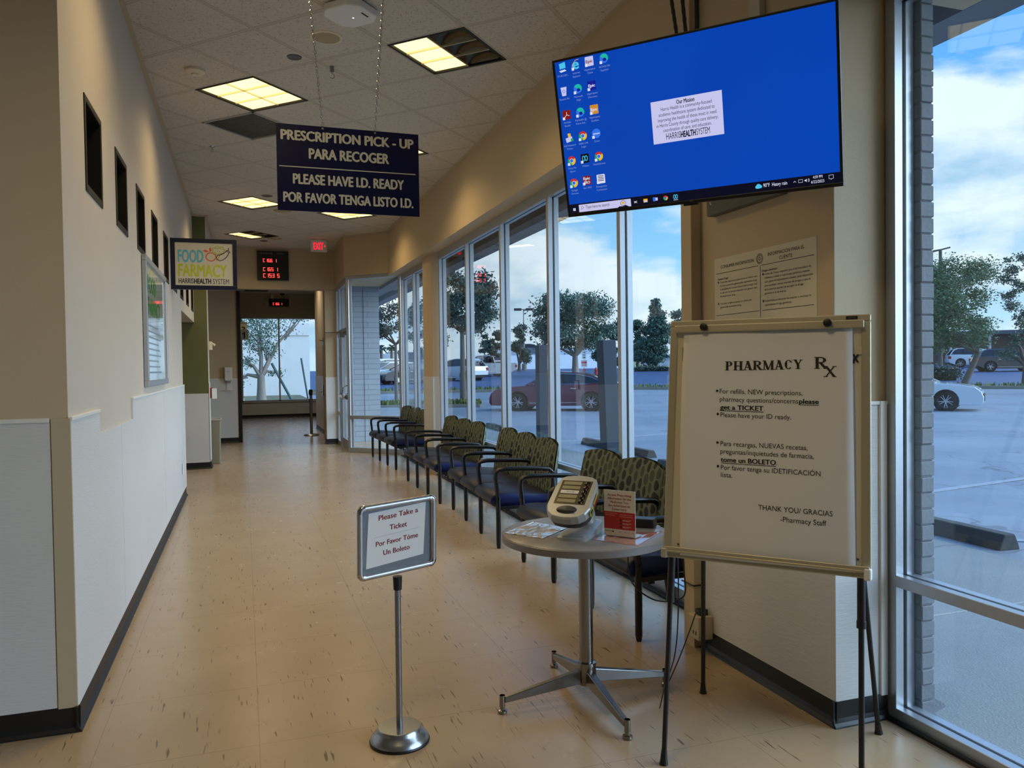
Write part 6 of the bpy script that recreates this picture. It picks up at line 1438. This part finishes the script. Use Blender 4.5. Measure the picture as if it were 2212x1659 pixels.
# ------------------------------------------------------------------ vehicles
M_TYRE = mat('tyre_rubber', '#121213', .75); M_RIM = mat('alloy_rim', '#b5b8bc', .28, .85, vary=.05); M_CARGL = mat('car_glass', '#0e151d', .05, spec=.8, vary=0); M_HEAD = mat('headlamp', '#cfd6da', .1, vary=0); M_TAIL = mat('tail_lamp', '#a51222', .2, vary=0); M_UNDER = mat('black_underbody', '#0a0a0b', .7)
def car(kind, p, head, colr, lb, sc=1.0, wheels=True, cat='car', name='car'):
    """head: heading vector in plan"""
    t = thing(name, tuple(p), lb, cat); p = Vector(p); F = Vector((head[0], head[1], 0)).normalized()*sc; Lf = Vector((-F.y, F.x, 0)); U = EZ*sc
    paint = mat('paint_'+colr.strip('#'), colr, .22, .15, spec=.5, coat=.8, vary=.02)
    if kind == 'sedan':
        wb, wr, hw = 1.42, .345, .92; top = [(-2.66, .42), (-2.72, .70), (-2.66, .96), (-2.52, 1.04), (-1.85, 1.09), (-1.2, 1.03), (0.85, .98), (1.25, .96), (1.9, .91), (2.30, .82), (2.48, .68), (2.55, .50), (2.55, .32), (2.48, .22)]
        gh = [(-2.02, 1.06), (-1.45, 1.33), (-.85, 1.455), (-.2, 1.475), (.30, 1.40), (1.12, .97)]; pil = (-.35, .42); belt = .98
    elif kind == 'suv':
        wb, wr, hw = 1.36, .365, .92; top = [(-2.25, .42), (-2.28, .75), (-2.22, 1.08), (-1.9, 1.12), (.95, 1.04), (1.3, 1.03), (1.95, .96), (2.24, .80), (2.3, .5), (2.22, .25)]
        gh = [(-2.15, 1.1), (-1.85, 1.5), (-1.5, 1.66), (-.3, 1.68), (.35, 1.58), (1.1, 1.03)]; pil = (-1.1, -.1, .55); belt = 1.06
    else:
        wb, wr, hw = 1.75, .40, .98; top = [(-2.9, .55), (-2.92, 1.16), (-.85, 1.16), (-.8, 1.12), (1.2, 1.12), (1.5, 1.12), (2.6, 1.08), (2.8, .9), (2.82, .45), (2.75, .32)]
        gh = [(-.82, 1.12), (-.72, 1.75), (-.4, 1.83), (.7, 1.82), (.95, 1.74), (1.45, 1.12)]; pil = (-.6, .1, .85); belt = 1.12
    def W_(x, y, z): return p+F*x+Lf*y+U*z
    poly = list(top)
    base = top[-1][1]
    und = []
    for cx in (wb, -wb):
        und += [(cx+(wr+.06)*math.cos(a), wr+(wr+.06)*math.sin(a)) for a in np.linspace(-.35, math.pi+.35, 12)]
        if cx > 0: und += [(wb-wr-.06, .20), (-wb+wr+.06, .20)]
    poly = poly+und
    poly = poly[::-1]
    f = MB(); n = len(poly)
    f.prism(poly, p, F, U, -Lf, -hw, hw)
    f.build('body', paint, t, bevel=.055*sc, seg=3)
    f = MB(); f.obox(W_(0, 0, .42), F.normalized(), Lf.normalized(), EZ, 2.2*sc, (hw-.12)*sc, .2*sc)
    for cx in (wb, -wb): f.cyl(W_(cx, hw-.30, wr), W_(cx, hw-.06, wr), (wr+.055)*sc, n=20); f.cyl(W_(cx, -hw+.06, wr), W_(cx, -hw+.30, wr), (wr+.055)*sc, n=20)
    f.build('underbody', M_UNDER, t)
    def gy(z): return hw-.10-(z-belt)*.36
    f = MB(); a = f.vs([W_(x, gy(z), z) for x, z in gh]); b = f.vs([W_(x, -gy(z), z) for x, z in gh]); n = len(gh)
    f.face([a+k for k in range(n)]); f.face([b+k for k in range(n)][::-1]); [f.face((a+(k+1) % n, a+k, b+k, b+(k+1) % n)) for k in range(n)]; f.build('window_glass', M_CARGL, t)
    f = MB()
    for k in range(1, n-2):   # roof skin
        (x0, z0), (x1, z1) = gh[k], gh[k+1]
        i = f.vs([W_(x0, gy(z0)+.008, z0+.015), W_(x0, -gy(z0)-.008, z0+.015), W_(x1, -gy(z1)-.008, z1+.015), W_(x1, gy(z1)+.008, z1+.015)]); j = f.vs([W_(x0, gy(z0)+.012, z0-.06), W_(x0, -gy(z0)-.012, z0-.06), W_(x1, -gy(z1)-.012, z1-.06), W_(x1, gy(z1)+.012, z1-.06)])
        f.face((i+3, i+2, i+1, i)); f.face((i, i+3, j+3, j)); f.face((i+2, i+1, j+1, j+2))
    for k in (0, n-2):
        for s in (1, -1):
            (x0, z0), (x1, z1) = gh[k], gh[k+1]; f.bar(W_(x0, s*(gy(z0)), z0), W_(x1, s*(gy(z1)), z1+.005), .05*sc, .05*sc)
    f.build('roof', paint, t)
    f = MB()
    for x in pil:
        for s in (1, -1):
            zt = np.interp(x, [q[0] for q in gh], [q[1] for q in gh]); f.bar(W_(x-.02, s*(gy(belt)+.006), belt), W_(x+.03, s*(gy(zt-.06)+.006), zt-.05), .06*sc, .012*sc, up=Lf)
    f.build('pillar', M_UNDER, t)
    f = MB()
    for s in (1, -1):
        P = [W_(x, s*(gy(z)+.012), z) for x, z in [(gh[0][0]+.12, belt+.05)]+[(x, z-.055) for x, z in gh[1:-1]]+[(gh[-1][0]-.1, belt+.03), (gh[0][0]+.12, belt+.05)]]; f.tube(P, .014*sc, 5)
        f.bar(W_(-.9, s*(hw+.004), .33), W_(.95, s*(hw+.004), .31), .02*sc, .022*sc)
        for x in ((-.75, .35)): f.bar(W_(x-.1, s*(hw+.012), .86), W_(x+.1, s*(hw+.012), .865), .02*sc, .025*sc)
    f.build('chrome_trim', M_CHROME, t)
    for s in (1, -1):
        f = MB(); f.obox(W_(top[-4][0]-.22, s*(hw-.18), .70), F.normalized(), Lf.normalized(), EZ, .16*sc, .17*sc, .06*sc); f.build('headlamp', M_HEAD, t, bevel=.02*sc)
    f = MB(); f.obox(W_(top[-2][0]-.05, 0, .46), F.normalized(), Lf.normalized(), EZ, .06*sc, (hw-.35)*sc, .13*sc); f.build('grille', M_UNDER, t, bevel=.01)
    for s in (1, -1):
        f = MB(); f.obox(W_(top[1][0]+.09, s*(hw-.12), .86), F.normalized(), Lf.normalized(), EZ, .10*sc, .13*sc, .12*sc); f.build('tail_lamp', M_TAIL, t, bevel=.02*sc)
        f = MB(); f.obox(W_(gh[-1][0]-.28, s*(hw+.08), belt+.05), F.normalized(), Lf.normalized(), EZ, .10*sc, .09*sc, .06*sc); f.build('mirror', paint, t, bevel=.03*sc)
    for cx in (wb, -wb):
        for s in (1, -1):
            c = W_(cx, s*(hw-.10), wr); ax = Lf.normalized()*s; f = MB()
            f.lathe([(wr*.68*sc, .095*sc), (wr*.72*sc, .11*sc), (wr*.93*sc, .105*sc), (wr*sc, .07*sc), (wr*sc, -.09*sc), (wr*.7*sc, -.1*sc)], c, 30, ax=ax); wl = f.build('tyre', M_TYRE, t)
            f = MB(); f.lathe([(wr*.70*sc, .10*sc), (wr*.66*sc, .085*sc), (wr*.62*sc, .03*sc)], c, 28, ax=ax); f.lathe([(0, .075*sc), (.05*sc, .08*sc), (.07*sc, .06*sc)], c, 14, ax=ax)
            for k in range(10):
                a = 2*math.pi*(k+(.18 if k % 2 else -.18))/10; r1 = F.normalized()*math.cos(a)+EZ*math.sin(a); f.bar(c+ax*.07*sc+r1*.05*sc, c+ax*.085*sc+r1*wr*.66*sc, .028*sc, .02*sc, up=ax)
            f.build('rim', M_RIM, wl)
            f = MB(); f.lathe([(0, .02*sc), (wr*.66*sc, .025*sc)], c, 20, ax=ax); f.build('brake_disc', M_UNDER, wl)
    return t
car('sedan', (11.0, 26.97, -.15), (-.845, .535), '#631b3b', 'maroon sedan standing on the drive behind the two posts', .945)
car('sedan', (21.2, 20.95, -.15), (.62, -.78), '#e4e8ea', 'white sedan at the left edge of the right window', .93)
def V_(kind, px, r, hd, c, lb, **k): return car(kind, at(px, r), hd, c, lb, **k)
q0 = at(883, 57)
for k, (kind, c, lb) in enumerate((('sedan', '#0d1016', 'black sedan nearest in the row of parked cars left of the pilaster'), ('sedan', '#dfe5ea', 'white sedan directly behind the black sedan in the parked row'), ('sedan', '#c7d2da', 'pale silver sedan third in the parked row'), ('suv', '#aebccb', 'silver blue car last in the parked row beside the brick pier'))):
    x, y = q0.x-.16*k, q0.y+3.15*k; car(kind, (x, y, gz(x, y)), (-.93, -.37), c, lb)
V_('sedan', 925, 78, (-.93, -.37), '#e6eaec', 'white car just left of the window pilaster')
V_('suv', 990, 61, (-.55, .84), '#e9edee', 'white car with rear to us seen through the narrow leftmost wide pane'); V_('pickup', 1043, 70, (-.98, -.1), '#dcdbd6', 'white pickup truck in the far car park', cat='truck', name='pickup_truck')
V_('suv', 2175, 69, (.84, -.54), '#141a2c', 'dark suv parked at the far right beyond the leaning tree'); V_('suv', 2108, 80, (.80, -.60), '#e2e6ea', 'white suv behind the dark suv at the far right')
V_('suv', 1432, 92, (.9, -.4), '#cfdbe4', 'pale car behind the low hedge under the conical tree')

# lamp post, signs, hydrant
p = at(1133, 88); z = ht(668, 88, 1133); t = thing('lamp_post', tuple(p), 'tall grey car park lamp post with two flat heads', 'lamp post')
f = MB(); f.cyl(p, (p.x, p.y, p.z+.7), .28, .28, 14); f.build('footing', M_KERB, t); f = MB(); f.cyl(p+EZ*.7, (p.x, p.y, z), .11, .07, 10); f.build('pole', M_STEEL, t)
f = MB(); [f.obox((p.x+s*.62, p.y-s*.2, z), (.95, -.3, 0), (.3, .95, 0), EZ, .42, .25, .13) for s in (-1, 1)]; f.bar((p.x-.5, p.y+.16, z), (p.x+.5, p.y-.16, z), .08, .08); f.build('lamp_head', M_GREYP, t, bevel=.03)
p = at(1262, 63); t = thing('road_sign', tuple(p), 'post with a white one way sign above a red and white notice', 'road sign'); ax = 63*math.cos(math.atan(156/1696))
f = MB(); f.cyl(p, (p.x, p.y, ht(756, 63, 1262)), .03, n=8); f.build('post', M_STEEL, t)
fr = Vector((-math.sin(R_(18.85)), -math.cos(R_(18.85)), 0)); rt = Vector((math.cos(R_(18.85)), -math.sin(R_(18.85)), 0))
def plate(y0, y1, hw, m, nm): z0 = ht(y1, 63, 1262); z1 = ht(y0, 63, 1262); f = MB(); f.obox((p.x, p.y, (z0+z1)/2)+fr*.05 if False else Vector((p.x, p.y, (z0+z1)/2))+fr*.05, rt, fr, EZ, hw, .01, (z1-z0)/2); return f.build(nm, m, t), Sheet(Vector((p.x, p.y, z1))+fr*.062-rt*hw, rt, (0, 0, -1), fr), z1-z0
q, S1, h1 = plate(757, 775, .17, M_WHITE, 'one_way_plate'); f = MB(); S1.text(f, 'ONE', .06, h1*.3, h1*.2, .28, bold=.03); S1.text(f, 'WAY', .06, h1*.62, h1*.2, .28, bold=.03); S1.poly(f, [(.08, h1*.76), (.2, h1*.76), (.2, h1*.70), (.29, h1*.82), (.2, h1*.94), (.2, h1*.88), (.08, h1*.88)]); f.build('lettering', M_INK, t)
q, S1, h1 = plate(777, 793, .24, M_WHITE, 'notice_plate'); M_SRED = mat('sign_red', '#c2343a', .5, vary=0); f = MB(); S1.rect(f, .03, .45, h1*.22, h1*.48); S1.rect(f, .06, .42, h1*.56, h1*.64); S1.rect(f, .06, .42, h1*.72, h1*.80); S1.text(f, 'NO PARKING', .05, h1*.18, h1*.12, .43); f.build('lettering', M_SRED, t)
q, S1, h1 = plate(796, 803, .10, M_SRED, 'small_plate')
p = at(1288, 63); t = thing('fire_hydrant', tuple(p), 'red fire hydrant behind the maroon car roof', 'hydrant'); f = MB(); f.lathe([(.16, 0), (.16, .05), (.11, .08), (.11, .55), (.15, .57), (.13, .68), (.06, .76), (.04, .82), (0, .83)], p, 14); f.build('barrel', M_SRED, t); f = MB(); f.cyl(p+Vector((-.2, 0, .42)), p+Vector((.2, 0, .42)), .05, n=10); f.build('nozzle', M_SRED, t)
p = at(2032, 66); z = ht(540, 66, 2032); t = thing('utility_pole', tuple(p), 'wooden utility pole behind the feathery trees', 'utility pole'); f = MB(); f.cyl(p, (p.x, p.y, z), .15, .11, 8); f.build('pole', M_BARK, t); f = MB(); f.bar((p.x-1.1, p.y+.9, z-.35), (p.x+.5, p.y-.4, z+.1), .1, .1); f.build('cross_arm', M_BARK, t)
f = MB(); [f.tube([Vector((p.x-k*.5, p.y+k*.4, z-.2*k))+Vector((-6*s, 8*s, -1.2*s+.6*s*s)) for s in np.linspace(0, 1.2, 8)], .02, 4) for k in (0, 1, 2)]; f.build('wires', M_BLACK, t)
# embankment and far buildings
def band(px0, px1, r, z0, z1, dr, m, name, n=16):
    f = MB(); A = [at(px0+(px1-px0)*k/n, r, z0) for k in range(n+1)]; B = [at(px0+(px1-px0)*k/n, r+dr, z1) for k in range(n+1)]; C = [at(px0+(px1-px0)*k/n, r+dr+6, z1) for k in range(n+1)]; D = [at(px0+(px1-px0)*k/n, r+dr+6, z0-.5) for k in range(n+1)]
    for P_, Q in ((A, B), (B, C), (C, D)):
        a = f.vs(P_); b = f.vs(Q); [f.face((a+k, a+k+1, b+k+1, b+k)) for k in range(n)]
    return struct(f.build(name, m))
band(1085, 1345, 100, .9, 3.0, 12, mat('embankment_concrete', '#c9cdd0', .8, vary=.12, vscale=3), 'embankment'); band(760, 1100, 103, .9, 2.2, 10, M_DIRT, 'embankment_grass'); band(1320, 1960, 101, .9, 2.8, 10, mat('dry_grass_bank', '#8f9070', .9, vary=.2, vscale=3), 'embankment_dry'); band(1060, 1400, 118, 2.9, 4.1, .3, mat('overpass_rail', '#c3ced8', .8), 'overpass')
V_('suv', 1150, 116, (.9, -.4), '#5c6f86', 'tiny blue-grey car driving on the overpass').location.z = 3.05
f = MB(); a = at(836, 128); f.obox(a+EZ*1.5, rt, fr, EZ, 1.6, 2, 1.2); tag(f.build('trailer', M_WHITE, bevel=.1), 'white box trailer beyond the parked cars under the palms', 'trailer')
f = MB(); a = at(900, 134); f.obox(a+EZ*1.2, rt, fr, EZ, 4.0, 3, 1.5); f.obox(a+EZ*2.8, rt, fr, EZ, 4.6, 3.5, .15); tag(f.build('low_building', mat('dark_facade', '#59626e', .7)), 'low dark flat roofed building beyond the palms', 'building')
p = at(2095, 88); t = thing('porch_building', tuple(p), 'low brown building with pale porch posts behind the leaning tree', 'building')
f = MB(); r2 = Vector((.67, -.74, 0)); f2 = Vector((-.74, -.67, 0)); f.obox(p+EZ*1.3-f2*3, r2, f2, EZ, 9.5, 2, 1.5); f.build('wall', mat('brown_wall', '#7c6a66', .8), t)
f = MB(); f.obox(p+EZ*3.0-f2*1.5, r2, f2, EZ, 10, 3.6, .18); f.build('roof', mat('slate_roof', '#5d646c', .8), t)
for k in range(6): f = MB(); f.cyl(p+r2*(-8+3.2*k)+f2*1.6, p+r2*(-8+3.2*k)+f2*1.6+EZ*2.85, .12, n=8); f.build('porch_post', M_WHITE, t)
# ------------------------------------------------------------------ beyond the far window
mb = MB(); mb.box(-6, 3.1, 40, 40.4, -.2, 7); mb.box(-6, 3.1, 39.93, 40, 3.15, 3.75); mb.box(-6, 3.1, 39.9, 40, 4.15, 4.35); struct(mb.build('wall_neighbour', mat('white_render', '#f1eee6', .8, vary=.04, vscale=3)))
mb = MB(); mb.box(-5, 2.6, 29, 40.2, -.4, .22); struct(mb.build('ground_bed', M_DIRT))
p = Vector((.62, 31.5, .2)); t = tree(p, 'gnarled tree in front of the white building seen through the far window', [((-.1, 0, 2.3), (.75, .6, .5)), ((.35, .1, 2.0), (.4, .4, .3)), ((-.55, 0, 1.6), (.45, .4, .25)), ((.6, 0, 1.15), (.4, .35, .15)), ((0, .2, 3.0), (1.1, .9, .6)), ((-.8, .1, .9), (.35, .3, .2)), ((1.5, .3, 3.3), (.5, .4, .2))], 1.1, 1500, .075, M_L2, M_BARKP, r=.17, split=5)
def stake(a, b, r, m, lb, m2=None):
    t = thing('stake', a, lb, 'stake'); a = Vector(a); b = Vector(b); f = MB(); f.tube([a, b if not m2 else a.lerp(b, .6)], r, 8); f.build('pole', m, t)
    if m2: f = MB(); f.tube([a.lerp(b, .6), b], r, 8); f.build('red_tip', m2, t)
M_GST = mat('green_stake', '#3f5a58', .6)
stake((1.73, 30, .2), (.98, 30.2, 1.72), .05, M_GST, 'thick green stake leaning left beyond the far window'); stake((2.30, 30.5, .2), (2.06, 30.6, 1.9), .035, M_GST, 'thin green stake leaning slightly beyond the far window'); stake((-.02, 29.6, .2), (-.18, 29.6, 1.20), .045, M_WHITE, 'white stake with a red tip beyond the far window', M_SRED)
